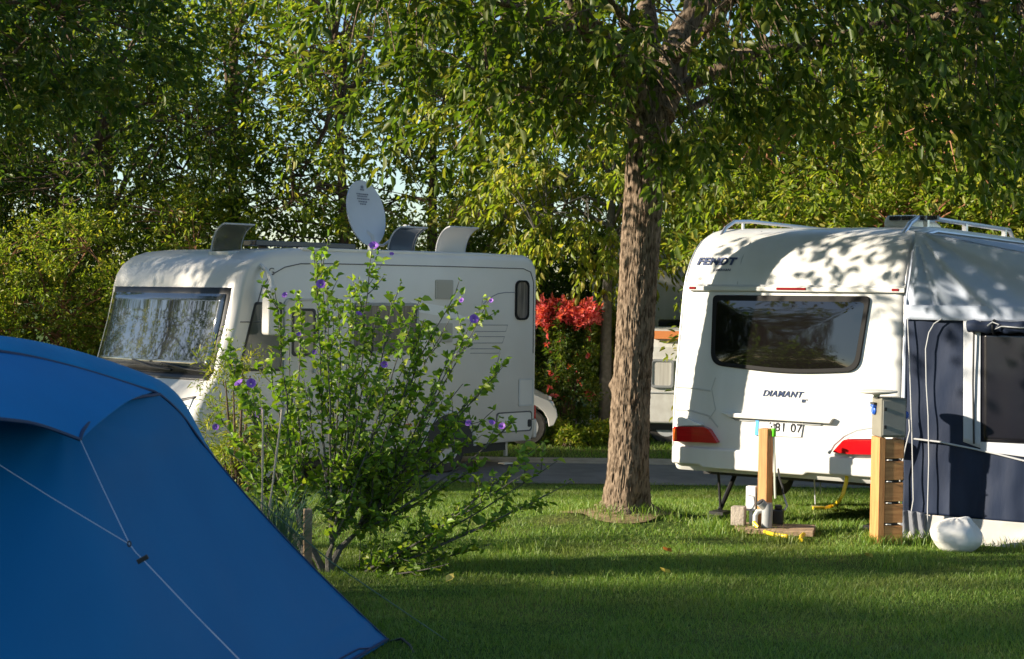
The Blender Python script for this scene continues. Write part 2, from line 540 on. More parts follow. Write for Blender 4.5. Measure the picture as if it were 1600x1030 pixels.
def grass(name, n, y0, y1, h, wd, seed, label, holes=()):
    r = np.random.default_rng(seed)
    y = y0 + (y1 - y0) * r.random(n) ** 0.9
    x = (r.random(n) * 2 - 1) * (y * 0.345 + 0.6)
    keep = np.ones(n, bool)
    for hx, hy, hr in holes:
        d = np.hypot(x - hx, y - hy)
        keep &= (d > hr * (0.35 + 0.65 * r.random(n)))
    x = x[keep]; y = y[keep]; n = len(x)
    s = np.clip((y - 13.8) / 6.0, 0, 1)
    z = -0.28 * s * s * (3 - 2 * s) + 0.11 * np.exp(-(np.hypot(x - 1.0, y - 14.5) / .62) ** 2)
    hh = h * (0.55 + 0.7 * r.random(n)) * (1 + 0.28 * vnoise(x * 1.3, y * 1.3))
    tall = r.random(n) < 0.012
    hh = np.where(tall, hh * 1.7, hh)
    a = r.random(n) * 2 * np.pi
    ww = wd * (0.6 + 0.8 * r.random(n))
    lean = hh * (0.25 + 0.75 * r.random(n))
    la = r.random(n) * 2 * np.pi
    V = np.zeros((n, 5, 3))
    dx, dy = np.cos(a) * ww, np.sin(a) * ww
    base = np.stack([x, y, z - 0.01], 1)
    V[:, 0] = base + np.stack([dx, dy, 0 * dx], 1)
    V[:, 1] = base - np.stack([dx, dy, 0 * dx], 1)
    mid = base + np.stack([np.cos(la) * lean * .3, np.sin(la) * lean * .3, hh * .62], 1)
    V[:, 2] = mid - np.stack([dx, dy, 0 * dx], 1) * .75
    V[:, 3] = mid + np.stack([dx, dy, 0 * dx], 1) * .75
    V[:, 4] = base + np.stack([np.cos(la) * lean, np.sin(la) * lean, hh], 1)
    i = np.arange(n)[:, None] * 5
    F = np.concatenate([i + [0, 1, 2], i + [0, 2, 3], i + [3, 2, 4]], 0)
    o = np_mesh(name, V.reshape(-1, 3), F, M['grass'])
    return tag(o, label, 'grass', kind='stuff')


grass('lawn_grass', 230000, 7.6, 13.0, 0.040, 0.0019, 1, 'short mown grass covering the near part of the pitch', holes=[(3.9, 12.9, .2)])
grass('lawn_grass', 175000, 12.6, 19.6, 0.042, 0.0028, 2, 'short mown grass between the near shade and the road',
      holes=[(1.0, 14.5, 0.52), (0.62, 14.2, 0.45), (1.25, 14.0, .25), (1.7, 13.2, .3)])
grass('verge_grass', 64000, 22.7, 28.6, 0.055, 0.006, 3, 'grass strip beyond the road')
grass('verge_grass', 22000, 30.0, 33.0, 0.06, 0.008, 4, 'grass along the foot of the far shrubs')
def tufts(name, spots, label, seed):
    r = np.random.default_rng(seed)
    V = []; F = []
    for (cx_, cy_, r0, r1_, n) in spots:
        for _ in range(n):
            a = r.random() * 6.2832; rr = r0 + (r1_ - r0) * r.random() ** 1.4
            x = cx_ + rr * math.cos(a); y = cy_ + rr * math.sin(a); z = zg(x, y)
            h_ = .05 + .06 * r.random(); la = r.random() * 6.28; w_ = .0028; b_ = r.random() * 6.28
            lx_, ly_ = math.cos(la) * h_ * .5, math.sin(la) * h_ * .5; dx_, dy_ = math.cos(b_) * w_, math.sin(b_) * w_
            o_ = len(V)
            V += [(x + dx_, y + dy_, z - .01), (x - dx_, y - dy_, z - .01), (x - dx_ + lx_ * .3, y - dy_ + ly_ * .3, z + h_ * .6), (x + dx_ + lx_ * .3, y + dy_ + ly_ * .3, z + h_ * .6), (x + lx_, y + ly_, z + h_)]
            F += [(o_, o_ + 1, o_ + 2), (o_, o_ + 2, o_ + 3), (o_ + 3, o_ + 2, o_ + 4)]
    return tag(np_mesh(name, np.array(V), np.array(F), M['grass']), label, 'grass', kind='stuff')


tufts('long_grass', [(1.0, 14.5, .2, .6, 650), (3.06, 13.3, .1, .2, 350), (3.55, 13.35, .05, .35, 500), (1.98, 13.9, .15, .45, 700), (4.2, 13.05, .02, .3, 400), (2.2, 13.2, .0, .25, 120), (.2, 12.6, 0, .3, 140), (2.9, 12.1, 0, .3, 120)],
      'longer untrimmed grass round the trunk, the posts and the awning edge', 5)
b = MB()
b.grid(lambda a, c: (1.0 + (0.08 + 0.42 * c) * math.cos(a * 6.2832) * (1 + .2 * math.sin(a * 19)), 14.5 + (0.08 + 0.42 * c) * math.sin(a * 6.2832) * (1 + .2 * math.sin(a * 19)),
                     zg(1.0 + (0.08 + .42 * c) * math.cos(a * 6.2832) * (1 + .2 * math.sin(a * 19)), 14.5 + (.08 + .42 * c) * math.sin(a * 6.2832) * (1 + .2 * math.sin(a * 19))) + 0.006), 40, 6)
o = b.build('bare_earth', M['earth'], smooth=True, fix=False); o['kind'] = 'structure'


# ------------------------------------------------------------------ foliage
def leaf_arrays(Pb, D, Nn, L, Wd, fold=0.25, droop=0.15):
    """leaves: base points, unit directions, unit normals, lengths, widths -> verts, quads"""
    n = len(Pb)
    S = np.cross(D, Nn); S /= np.linalg.norm(S, axis=1)[:, None] + 1e-9
    Nn = np.cross(S, D)
    L = L[:, None]; Wd = Wd[:, None]
    V = np.zeros((n, 6, 3))
    V[:, 0] = Pb
    V[:, 3] = Pb + D * L - Nn * L * droop
    for i, (s, l, ww) in enumerate(((1, .30, .5), (1, .65, .40), (-1, .65, .40), (-1, .30, .5))):
        k = (1, 2, 4, 5)[i]
        V[:, k] = Pb + D * L * l + S * s * Wd * ww + Nn * Wd * fold * ww * 2
    i = np.arange(n)[:, None] * 6
    F = np.concatenate([i + [0, 1, 2, 3], i + [0, 3, 4, 5]], 0)
    return V.reshape(-1, 3), F


def unit(a):
    return a / (np.linalg.norm(a, axis=-1)[..., None] + 1e-9)


def sprays(r, Cc, Dd, per, length, lsize, lw=0.42, hang=0.35, spread=0.5):
    """leaves set along twigs starting at Cc going Dd"""
    n = len(Cc)
    t = r.random((n, per))
    tl = length * (0.7 + 0.6 * r.random((n, 1)))
    side = unit(r.normal(size=(n, per, 3)))
    pos = Cc[:, None, :] + Dd[:, None, :] * (t * tl)[..., None] + side * (spread * 0.25 * length * (0.3 + t))[..., None]
    pos[..., 2] -= (t ** 2) * tl * 0.18
    d = unit(Dd[:, None, :] * 0.7 + side * 0.9 + np.array([0, 0, -hang]))
    nn = unit(r.normal(size=(n, per, 3)) * 0.6 + np.array([0, 0, 1.0]))
    L = lsize * (0.45 + 0.9 * r.random(n * per))
    return leaf_arrays(pos.reshape(-1, 3), d.reshape(-1, 3), nn.reshape(-1, 3), L, L * lw)


def crown_points(seed, n, rx, ry, rz, zc, thr=-0.05, ns=1.1, inner=0.35, flat=0.0):
    rnd = random.Random(seed)
    out = []
    off = Vector((seed * 7.3, seed * 3.1, seed * 1.7))
    while len(out) < n:
        v = Vector((rnd.gauss(0, 1), rnd.gauss(0, 1), rnd.gauss(0, 1))).normalized()
        rr = rnd.random() ** (1 / 3)
        if rr < inner: continue
        lump = 1 + 0.28 * noise.noise(v * 2.0 + off)
        p = Vector((v.x * rx * rr * lump, v.y * ry * rr * lump, v.z * rz * rr * lump))
        if flat and p.z < -rz * flat: continue
        if noise.noise(p * ns + off) < thr: continue
        out.append((p.x, p.y, p.z + zc))
    return np.array(out)


def limbs(b, rnd, base, top, r0, pts, nl, seg=7, kn=3):
    """trunk from base to top and limbs out to chosen crown points; returns limb sample points"""
    base = Vector(base); top = Vector(top)
    samples = []
    idx = rnd.sample(range(len(pts)), nl)
    for i in idx:
        e = Vector(pts[i])
        f = rnd.uniform(0.0, 0.9)
        s = base.lerp(top, 0.45 + 0.5 * f)
        m1 = s.lerp(e, 0.35) + Vector((rnd.uniform(-.2, .2), rnd.uniform(-.2, .2), (e - s).length * 0.12))
        m2 = s.lerp(e, 0.7) + Vector((rnd.uniform(-.2, .2), rnd.uniform(-.2, .2), (e - s).length * 0.10))
        rr = r0 * rnd.uniform(0.25, 0.45)
        path = [s, m1, m2, e]
        b.tube(path, [rr, rr * .7, rr * .4, rr * .12], seg)
        for k in range(9):
            t = 0.3 + 0.7 * k / 8
            q = path[min(2, int(t * 3))].lerp(path[min(3, int(t * 3) + 1)], t * 3 - int(t * 3)) if t < 1 else e
            samples.append(q)
    return samples


def tree_proto(seed, H, rx, ry, rz, zc, nclu, per, lsize, leafm, trunk_r=0.12, length=0.6, thr=-0.05, flat=0.0, nl=14, twigs=0.35, inner=0.35, barkm=None, lw=0.42, hang=.35):
    rnd = random.Random(seed)
    r = np.random.default_rng(seed)
    pts = crown_points(seed, nclu, rx, ry, rz, zc, thr, flat=flat, inner=inner)
    b = MB()
    bend = [Vector((0, 0, -0.3))]
    for k in range(1, 8):
        t = k / 7
        bend.append(Vector((0.18 * math.sin(seed + t * 3) * t, 0.18 * math.cos(seed * 2 + t * 2.5) * t, zc * t + rz * 0.4 * t)))
    b.tube(bend, [trunk_r * (1.25 - 0.95 * (k / 7)) for k in range(8)], 10)
    smp = limbs(b, rnd, bend[1], bend[-1], trunk_r, pts, nl)
    for p in pts:
        if rnd.random() < twigs:
            p = Vector(p)
            q = min(smp, key=lambda s: (s - p).length_squared)
            if (q - p).length < 1.6:
                mid = q.lerp(p, .5) + Vector((0, 0, .06))
                b.tube([q, mid, p], [0.014, 0.009, 0.004], 4, cap=False)
    root = empty('tree')
    b.build('trunk', barkm or M['twig'], root, smooth=True, fix=False)
    Dd = pts - np.array([0, 0, zc - rz * .5])
    Dd = unit(unit(Dd) + r.normal(size=Dd.shape) * 0.45 + np.array([0, 0, -0.15]))
    V, F = sprays(r, pts, Dd, per, length, lsize, lw=lw, hang=hang)
    np_mesh('crown', V, F, leafm, root)
    return root


def place(root, x, y, s=1.0, rz=0.0, name='tree', label='', cat='tree', group=None, leafm=None, sz=None):
    o = copy_tree(root)
    o.name = name
    o.location = (x, y, zg(x, y))
    o.rotation_euler = (0, 0, rz)
    o.scale = (s, s, sz or s)
    tag(o, label, cat, group)
    return o


def drop(root):
    for ch in [x for x in bpy.data.objects if x.parent == root]:
        bpy.data.objects.remove(ch)
    bpy.data.objects.remove(root)


exec_parts = []
# --- background tree prototypes
pa = tree_proto(3, 9, 2.5, 2.5, 3.6, 5.0, 900, 24, 0.11, M['leafbg'], 0.14, thr=-0.02)
pb = tree_proto(5, 9, 2.2, 2.2, 3.9, 5.2, 620, 22, 0.11, M['leafbg'], 0.10, thr=0.04, nl=18)
pc = tree_proto(8, 9, 2.9, 2.9, 3.4, 4.6, 1100, 24, 0.12, M['leafdark'], 0.16, thr=-0.06)
pd = tree_proto(13, 5, 1.9, 1.9, 2.4, 2.5, 850, 24, 0.10, M['leafbg'], 0.08, thr=-0.05, barkm=M['redtwig'], nl=22)   # tall shrub
pe = tree_proto(17, 5, 2.4, 2.4, 1.8, 4.3, 720, 22, 0.13, M['leafpale'], 0.085, thr=-0.02, barkm=M['greytwig'], nl=16, hang=.8)
ph = tree_proto(29, 9, 2.8, 1.9, 1.9, 5.5, 750, 24, 0.12, M['leafdark'], 0.16, thr=-0.06, flat=.75)
GB = 'trees in the background row'
place(ph, -6.5, 18.0, 1.0, 0.0, 'broadleaf_tree', 'dark overhanging tree crown filling the upper left corner', group=GB)
# left and middle background row (beyond the motorhome)
place(pc, -10.3, 28.2, 1.0, 0.3, 'broadleaf_tree', 'dark leafy tree filling the left edge above the blue tent', group=GB)
place(pc, -7.0, 27.8, 0.95, 1.9, 'broadleaf_tree', 'dense dark tree above the left half of the motorhome windscreen', group=GB)
place(pb, -5.2, 30.2, 1.15, 3.9, 'broadleaf_tree', 'slim open tree with sky through it behind the front roof hatch', group=GB)
place(pb, -2.9, 28.0, 1.1, 2.9, 'broadleaf_tree', 'sunlit airy tree left of the satellite dish', group=GB)
place(pb, -1.5, 30.2, 1.1, 0.9, 'broadleaf_tree', 'open crowned tree with blue sky gaps behind the satellite dish', group=GB)
place(pc, 0.6, 33.5, 0.75, 4.4, 'broadleaf_tree', 'dark tree deep behind the roof hatches of the motorhome', group=GB)
place(pa, 5.0, 33.0, 1.05, 2.2, 'broadleaf_tree', 'far green tree rising behind the right hedge shrubs', group=GB)
place(pa, 9.2, 31.5, 1.05, 5.2, 'broadleaf_tree', 'green tree at the far right beyond the caravan roof vent', group=GB)
place(pc, -13.5, 33.0, 1.1, 5.0, 'broadleaf_tree', 'dark tree far off behind the left edge tree', group=GB)
place(pa, -8.4, 34.0, 1.1, 1.0, 'broadleaf_tree', 'farther tree seen between the two dark trees on the left', group=GB)
#place(pa, -3.6, 37.0, 1.0, 4.0, 'broadleaf_tree', 'far tree whose lower crown shows over the motorhome roof bar', group=GB)
# the pale tree behind the main trunk, over the motorhome's rear corner
place(pe, 1.55, 26.6, 1.12, 0.5, 'pale_tree', 'pale green sunlit tree behind the big trunk over the motorhome rear', group=None)
# tall shrubs behind the caravan on the right
GS = 'tall shrubs behind the caravan'
for i, (x, y, s, rz, lb) in enumerate([
        (4.7, 24.4, 1.1, 0.2, 'tall sunlit shrub rising over the left corner of the caravan roof'),
        (6.1, 23.7, 1.15, 1.4, 'tall leafy shrub above the middle of the caravan roof'),
        (7.7, 24.1, 1.25, 2.6, 'tall shrub with reddish stems above the caravan roof vent'),
        (9.2, 23.8, 1.2, 4.0, 'tall shrub at the right edge above the awning roof'),
        (6.6, 28.0, 1.5, 5.1, 'taller shrub standing behind the reddish stemmed ones'),
        (11.2, 26.5, 1.5, 0.0, 'large shrub just outside the right edge')]):
    place(pd, x, y, s, rz, 'tall_shrub', lb, 'shrub', GS)
GL = 'low shrubs behind the blue tent'
for i, (x, y, s, rz, lb) in enumerate([
        (-8.6, 24.2, .62, 0.9, 'low green shrub at the left edge just above the blue tent'),
        (-7.0, 25.0, .7, 2.4, 'bushy green shrub left of the motorhome windscreen'),
        (-5.6, 26.6, .8, 4.4, 'shrub peeping over the front left corner of the motorhome roof'),
        (-3.2, 26.9, .6, 5.6, 'shrub directly behind the motorhome front roof hatch'),
        (-1.2, 31.8, .8, 3.6, 'shady shrub behind the two rear roof hatches'),
        (-10.5, 25.6, .8, 3.0, 'shrub beyond the left edge of the picture'),
        (0.9, 33.6, .75, 1.6, 'dark shrub far behind the red flowering shrub'),
        (2.4, 32.8, .75, 3.1, 'shrub behind the low white caravan trailer')]):
    place(pd, x, y, s, rz, 'shrub', lb, 'shrub', GL)
# trees outside the picture to the left, whose shade falls across the pitch
GO = 'shade trees left of the picture'
off = [(pc, -24.5, 3.6, 1.5), (pc, -30.0, 2.9, 1.55), (pc, -25.0, -3.5, 1.5), (pa, -31.5, -5.0, 1.5), (pc, -16, 26.0, .78), (pa, -20.5, 31, 1.0), (pb, -25.0, 15.4, 1.3),
       (pb, -31.5, 8.2, 1.1), (pc, 3.5, -9, 1.2), (pa, -3.5, -13, 1.1), (pa, 10, -7, 1.2), (pc, -40, -16, 1.2), (pa, -48, -26, 1.3), (pb, -46, 6.0, 1.2), (pb, -13.2, 20.2, .9), (pc, -36.5, 0.5, 1.7)]
words = ['first', 'second', 'third', 'fourth', 'fifth', 'sixth', 'seventh', 'eighth', 'ninth', 'tenth', 'eleventh', 'twelfth', 'thirteenth', 'fourteenth', 'fifteenth', 'sixteenth', 'seventeenth', 'eighteenth']
for i, (p, x, y, s) in enumerate(off):
    place(p, x, y, s, i * 1.37, 'broadleaf_tree', 'leafy shade tree beyond the frame, %s of its group' % words[i], group=GO)
for p in (pa, pb, pc, pd, pe, ph): drop(p)


# ------------------------------------------------------------------ the big tree
def big_tree():
    rnd = random.Random(21); r = np.random.default_rng(21)
    root = empty('shade_tree', (0, 0, 0), 0, 'large shade tree with a furrowed sunlit trunk between motorhome and caravan', 'tree')
    # trunk line through pixels at depth 14.5
    line = [((976, 800), 14.5, 0.262), ((976, 786), 14.5, 0.172), ((977, 765), 14.5, 0.187), ((981, 720), 14.5, 0.172), ((985, 650), 14.5, 0.163), ((990, 560), 14.5, 0.160), ((993, 500), 14.5, 0.160),
            ((998, 420), 14.5, 0.160), ((1003, 340), 14.5, 0.162), ((1009, 260), 14.5, 0.165), ((1014, 190), 14.5, 0.172), ((1018, 140), 14.5, 0.187)]
    pts = [P(u, v, d) for (u, v), d, _ in line]
    rad = [q[2] for q in line]
    ns, nr = 330, 128
    V = []; F = []
    from bisect import bisect
    zs = [p.z for p in pts]
    z0, z1 = zs[0] - 0.12, zs[-1]
    for j in range(ns + 1):
        z = z0 + (z1 - z0) * j / ns
        k = min(len(zs) - 2, max(0, bisect(zs, z) - 1))
        t = (z - zs[k]) / (zs[k + 1] - zs[k])
        c = pts[k].lerp(pts[k + 1], t); rr = rad[k] + (rad[k + 1] - rad[k]) * t
        h = z - zs[0]
        for i in range(nr):
            a = 2 * math.pi * i / nr
            flare = 0.085 * math.exp(-max(0, h) / 0.15) * (math.sin(3 * a + 1.0) + .6 * math.sin(5 * a + 2.2))
            ca, sa = math.cos(a), math.sin(a)
            n1 = noise.noise(Vector((ca * 4.2, sa * 4.2, z * 2.2)))
            q = Vector((ca * 3.6 + .35 * n1, sa * 3.6 + .35 * n1, z * 1.9)) * 4.0
            rid = 1 - 2 * abs(noise.noise(q))
            rid2 = 1 - 2 * abs(noise.noise(q * 2.1 + Vector((5, 2, 1))))
            d = 0.009 * rid + 0.005 * rid2 + 0.012 * n1 + flare
            # a healed knot on the left side
            kd = math.hypot((a - math.pi * 1.02) * .2, z - (P(953, 602, 14.5).z))
            d += 0.035 * math.exp(-(kd / 0.05) ** 2)
            V.append((c.x + ca * (rr + d), c.y + sa * (rr + d), z))
    for j in range(ns):
        for i in range(nr):
            i2 = (i + 1) % nr
            F.append((j * nr + i, j * nr + i2, (j + 1) * nr + i2, (j + 1) * nr + i))
    b = MB(); b.add(V, F)
    top = pts[-1]
    D = 14.5
    # main forks
    forks = [
        ([top + Vector((-.05, 0, -.25)), P(975, 105, D - .2), P(930, 60, D - .5), P(880, -20, D - .9), P(820, -150, D - 1.3)], .155),
        ([top + Vector((.06, 0, -.25)), P(1050, 95, D + .1), P(1085, 20, D + .3), P(1105, -120, D + .4), P(1120, -320, D + .4)], .175),
        ([top + Vector((0, .05, -.3)), P(1012, 60, D + .5), P(1000, -60, D + 1.2), P(985, -260, D + 1.8)], .14),
        ([P(1005, 165, D) , P(940, 160, D - .5), P(860, 156, D - 1.3), P(760, 120, D - 2.2)], .035),
        ([P(1030, 150, D), P(1150, 90, D - .4), P(1300, 60, D - .9), P(1480, 20, D - 1.4), P(1640, -30, D - 1.8)], .075),
        ([P(1030, 190, D), P(1120, 150, D + .3), P(1230, 135, D + .5), P(1380, 120, D + .8)], .04),
        ([P(1085, 20, D + .3), P(1230, -90, D - .2), P(1400, -200, D - .6), P(1560, -300, D - 1.0)], .09),
        ([P(930, 60, D - .5), P(800, 10, D - 1.0), P(680, -30, D - 1.7), P(570, -20, D - 2.2)], .06),
        ([P(1000, -60, D + 1.2), P(900, -170, D + 2.0), P(780, -230, D + 2.7)], .07),
        ([P(1050, 95, D + .1), P(1130, 20, D - 1.2), P(1180, -60, D - 2.3), P(1230, -90, D - 3.3)], .06),
        ([P(880, -20, D - .9), P(760, -170, D - 1.2), P(640, -260, D - 1.4)], .05),
        ([P(1105, -120, D + .4), P(1060, -300, D - 1.2), P(1010, -420, D - 2.4)], .07),
        ([P(1020, 130, D), P(990, 60, D - 1.2), P(960, 10, D - 2.4), P(900, -60, D - 3.3)], .05),
    ]
    samples = []
    for path, r0 in forks:
        # smooth the path
        pp = []
        for k in range(len(path) - 1):
            for t in (0, .34, .67):
                q = path[k].lerp(path[k + 1], t)
                q += Vector((rnd.uniform(-.03, .03), rnd.uniform(-.03, .03), rnd.uniform(-.03, .03)))
                pp.append(q)
        pp.append(path[-1])
        n = len(pp)
        b.tube(pp, [r0 * (1 - .8 * k / (n - 1)) for k in range(n)], 12)
        samples += pp[2:]
    # crown clusters
    def lowpx(u):
        # lowest reach of the crown as a photograph row, for a column u
        ks = [(400, 0), (560, 30), (700, 50), (800, 70), (900, 60), (1000, 50), (1100, 80), (1250, 85), (1400, 85), (1520, 140), (1700, 160)]
        if u <= 400: return 20
        for (a, c), (e, f) in zip(ks[:-1], ks[1:]):
            if a <= u <= e: return c + (f - c) * (u - a) / (e - a)
        return 260
    off = Vector((4.2, 8.8, 1.1))
    cl = []
    tries = 0
    while len(cl) < 1450 and tries < 200000:
        tries += 1
        x = rnd.uniform(-4.4, 6.6); y = rnd.uniform(10.0, 18.6); z = rnd.uniform(3.3, 7.8)
        dx = (x - 1.3) / (5.0); dy = (y - 14.3) / 4.2; dz = (z - 5.5) / 2.4
        if z < CAMZ + y * (460 - lowpx(800 + x / y * FPX)) / FPX: continue
        q = dx * dx + dy * dy + dz * dz
        p = Vector((x, y, z))
        if q > 1.0 + 0.35 * noise.noise(p * .8): continue
        if q < 0.12 and rnd.random() < .6: continue
        if x < -0.2 and rnd.random() < .55: continue
        if x < -2.2 and rnd.random() < .5: continue
        if noise.noise(p * 1.0 + off) < (-0.08 if x > 0.5 else 0.03): continue
        u_ = 800 + x / y * FPX; v_ = 460 - (z - CAMZ) / y * FPX
        if 930 < u_ < 1105 and v_ > -20 and y < 14.6 and rnd.random() < .6: continue
        cl.append((x, y, z))
    # hanging sprays seen in the photograph, low in front of the trunk and out to the sides; some added sunward to shade trunk and awning
    for (u, v, d, n, su, sv) in [(1025, 215, 13.2, 5, 22, 12), (1085, 230, 13.0, 6, 30, 16), (1120, 170, 13.2, 11, 45, 26), (1210, 150, 13.2, 11, 70, 26), (1320, 125, 13.0, 16, 90, 24),
                                 (1460, 160, 12.9, 16, 90, 34), (1570, 200, 12.8, 16, 50, 40), (880, 165, 13.4, 8, 50, 22), (780, 120, 13.0, 12, 80, 34), (660, 90, 12.6, 12, 60, 40), (1380, 80, 12.6, 22, 120, 40), (1560, 80, 12.4, 20, 60, 50),
                                 (860, 50, 12.8, 20, 90, 40), (720, 210, 13.6, 4, 40, 18), (850, 90, 13.9, 20, 70, 34), (930, 100, 14.0, 10, 30, 36), (760, 50, 13.9, 20, 60, 40), (1000, 60, 13.4, 6, 40, 30)]:
        for _ in range(n):
            q = P(u + rnd.gauss(0, su), v + rnd.gauss(0, sv), d + rnd.gauss(0, .45))
            cl.append(tuple(q))
    cl = np.array(cl)
    for p in cl:
        p = Vector(p)
        q = min(samples, key=lambda s: (s - p).length_squared)
        if rnd.random() < .75:
            d = (q - p).length
            if d > 1.3: continue
            mid = q.lerp(p, .5) + Vector((rnd.uniform(-.08, .08), rnd.uniform(-.08, .08), .10 * d))
            b.tube([q, mid, p], [.004 + .007 * d, .004 + .004 * d, .004], 5, cap=False)
    b.build('trunk', M['bark'], root, smooth=True, fix=False)
    Dd = unit(cl - np.array([1.2, 15.2, 4.2]))
    Dd = unit(Dd + r.normal(size=Dd.shape) * .5 + np.array([0, 0, -.35]))
    V, F = sprays(r, cl, Dd, 32, .55, .100, lw=.46, hang=.5)
    np_mesh('crown', V, F, M['leafmain'], root)


big_tree()
#PART2
# ------------------------------------------------------------------ motorhome
def prof_interp(pr, z, i=0):
    for a, c in zip(pr[:-1], pr[1:]):
        if a[0] <= z <= c[0]:
            t = (z - a[0]) / (c[0] - a[0] + 1e-9)
            return a[1] + (c[1] - a[1]) * t
    return pr[-1][1] if z > pr[-1][0] else pr[0][1]


def wheel(parent, x, y, z, r, wdt, axis='y'):
    """tyre with a rim; axle along local y"""
    rot = Matrix.Translation((x, y, z)) @ Matrix.Rotation(math.pi / 2, 4, 'X')
    b = MB(); h = wdt / 2
    b.lathe([(r * .62, -h * .9), (r * .9, -h), (r * .98, -h * .75), (r, -h * .3), (r, h * .3), (r * .98, h * .75), (r * .9, h), (r * .62, h * .9)], 40, rot)
    wh = b.build('wheel', M['rubber'], parent, smooth=True)
    b = MB()
    b.lathe([(r * .60, -h * .93), (r * .56, -h * .8), (r * .3, -h * .72), (r * .12, -h * .85), (r * .12, h * .85), (r * .3, h * .72), (r * .56, h * .8), (r * .60, h * .93)], 32, rot)
    b.build('rim', M['lightgrey'], wh, smooth=True)
    return wh


def motorhome():
    z0 = zg(0.3, 21.6)
    Rr = Vector((0.345, 21.7, z0))
    ang = math.atan2(-.724, -.69)
    root = empty('motorhome', Rr, ang, 'white integrated motorhome with a satellite dish on its roof parked on the road', 'motorhome')
    fr = Matrix.Translation(Rr) @ Matrix.Rotation(ang, 4, 'Z')
    Wd = 2.6
    top = 2.78
    # front profile: (z, x) from the floor up
    fp = [(.33, 5.28), (.5, 5.46), (.75, 5.52), (.95, 5.50), (1.12, 5.42), (1.27, 5.28), (1.36, 5.20), (1.6, 5.13), (1.9, 5.04), (2.2, 4.97), (2.32, 4.95), (2.45, 4.91), (2.58, 4.82), (2.68, 4.68), (2.74, 4.48), (2.78, 4.1)]
    ny = 20
    # body as a loft across the width; outer stations pulled in so that the edges are rounded
    side_poly = [(x, z) for z, x in fp] + [(2.5, 2.80), (1.0, 2.81), (.22, 2.80), (.08, 2.75), (.015, 2.66), (0, 2.5), (0, 1.5), (0, .62), (.03, .42), (.06, .33)]
    cxm, czm = 2.5, 1.5
    V = []; F = []
    st = []
    for k in range(ny + 1):
        t = k / ny
        st.append(-Wd * t)
    edge = [0.0, -.012, -.04, -.09]
    sts = [(0.0, .085), (-.008, .055), (-.03, .026), (-.06, .008), (-.10, 0.0)] + [(-.10 - (Wd - .2) * k / 12, 0) for k in range(1, 12)] + \
          [(-Wd + .10, 0), (-Wd + .06, .008), (-Wd + .03, .026), (-Wd + .008, .055), (-Wd, .085)]
    n = len(side_poly)
    for yy, ins in sts:
        tt = 2 * (-yy / Wd) - 1
        bul = 0.09 * (1 - tt * tt)
        for x, z in side_poly:
            xx, zz = x, z
            # rounded long edges
            if z > 2.6: zz = z - ins * 1.15
            elif z < .4: zz = z + ins * .3
            if x < .12: xx = x + ins * .8
            if x > 4.1:
                f = sstep(4.1, 5.0, x)
                xx = x - .04 * f + f * bul - ins * .9 * f
            V.append((xx, yy, zz))
    for j in range(len(sts) - 1):
        for i in range(n):
            F.append((j * n + i, j * n + (i + 1) % n, (j + 1) * n + (i + 1) % n, (j + 1) * n + i))
    F.append(tuple(range(n)))
    F.append(tuple((len(sts) - 1) * n + i for i in range(n - 1, -1, -1)))
    b = MB().add(V, F)
    body = b.build('body', M['mhwhite'], root, smooth=True)

    def side(a, z, t): return (a, t, z)

    def sp(u, v):
        q = hit(fr, u, v, 1, 0.0)
        return q.x, q.z
    # wheels and arches
    for wx in (1.62, 4.55):
        arch = [(wx + .43 * math.cos(R(a)), .33 + .43 * math.sin(R(a))) for a in range(0, 181, 12)]
        MB().prism(arch, side, -.001, .004).build('wheel_arch', M['black'], root)
        lip = MB(); lip.tube([(wx + .45 * math.cos(R(a)), .006, .33 + .45 * math.sin(R(a))) for a in range(0, 181, 12)], .022, 8)
        lip.build('arch_trim', M['lightgrey'], root, smooth=True)
        wheel(root, wx, -.13, .335, .335, .2)
        wheel(root, wx, -Wd + .12, .335, .335, .2)
    MB().box(.3, 5.0, -Wd + .25, -.28, .2, .34).build('underbody', M['black'], root)
    b = MB(); b.tube([(.28, -.3, .32), (.28, -.3, .12)], .03, 8); b.box(.2, .36, -.36, -.24, .0, .03); b.build('support_leg', M['alu'], root, smooth=False)
    # windscreen on the front
    def front(a, z, t):
        """a: 0..1 across (0 near side), z height, t outward"""
        yy = -.04 - (Wd - .08) * a
        tt = 2 * (-yy / Wd) - 1
        bul = .09 * (1 - tt * tt)
        ins = .085 * max(0, 1 - min(a, 1 - a) / .05) ** 2
        x = prof_interp(fp, z) - .04 + bul * sstep(4.1, 5.0, prof_interp(fp, z)) - ins * .9
        return Vector((x + t, yy, z + t * .3))

    def fpanel(name, m, a0, a1, zb, zt, t, parent, nu=26, nv=10, thick=.012, rnd=0.0):
        b = MB()

        def f(s, q):
            zbb = zb(s) if callable(zb) else zb
            ztt = zt(s) if callable(zt) else zt
            return front(a0 + (a1 - a0) * s, zbb + (ztt - zbb) * q, t)
        b.grid(f, nu, nv)
        n0 = len(b.v)
        # closed shell
        o = b.build(name, m, parent, smooth=True, fix=False)
        md = o.modifiers.new('thickness', 'SOLIDIFY'); md.thickness = thick; md.offset = 0
        return o
    fpanel('windscreen_surround', M['black'], .0, 1.0, 1.34, 2.31, .004, root)
    ws = fpanel('windscreen', M['winsh'], .06, .965, 1.39, 2.235, .014, root)
    # pale reflective blinds folded behind the glass side
    b = MB(); b.tube([front(.30, 1.36, .03), front(.45, 1.38, .035), front(.62, 1.45, .03)], .012, 6); b.build('wiper', M['black'], root, smooth=True)
    b = MB(); b.tube([front(.04, 1.36, .03), front(.2, 1.38, .035), front(.38, 1.43, .03)], .012, 6); b.build('wiper', M['black'], root, smooth=True)
    fpanel('scuttle_panel', M['black'], .03, .97, 1.275, 1.335, .004, root, nv=3)
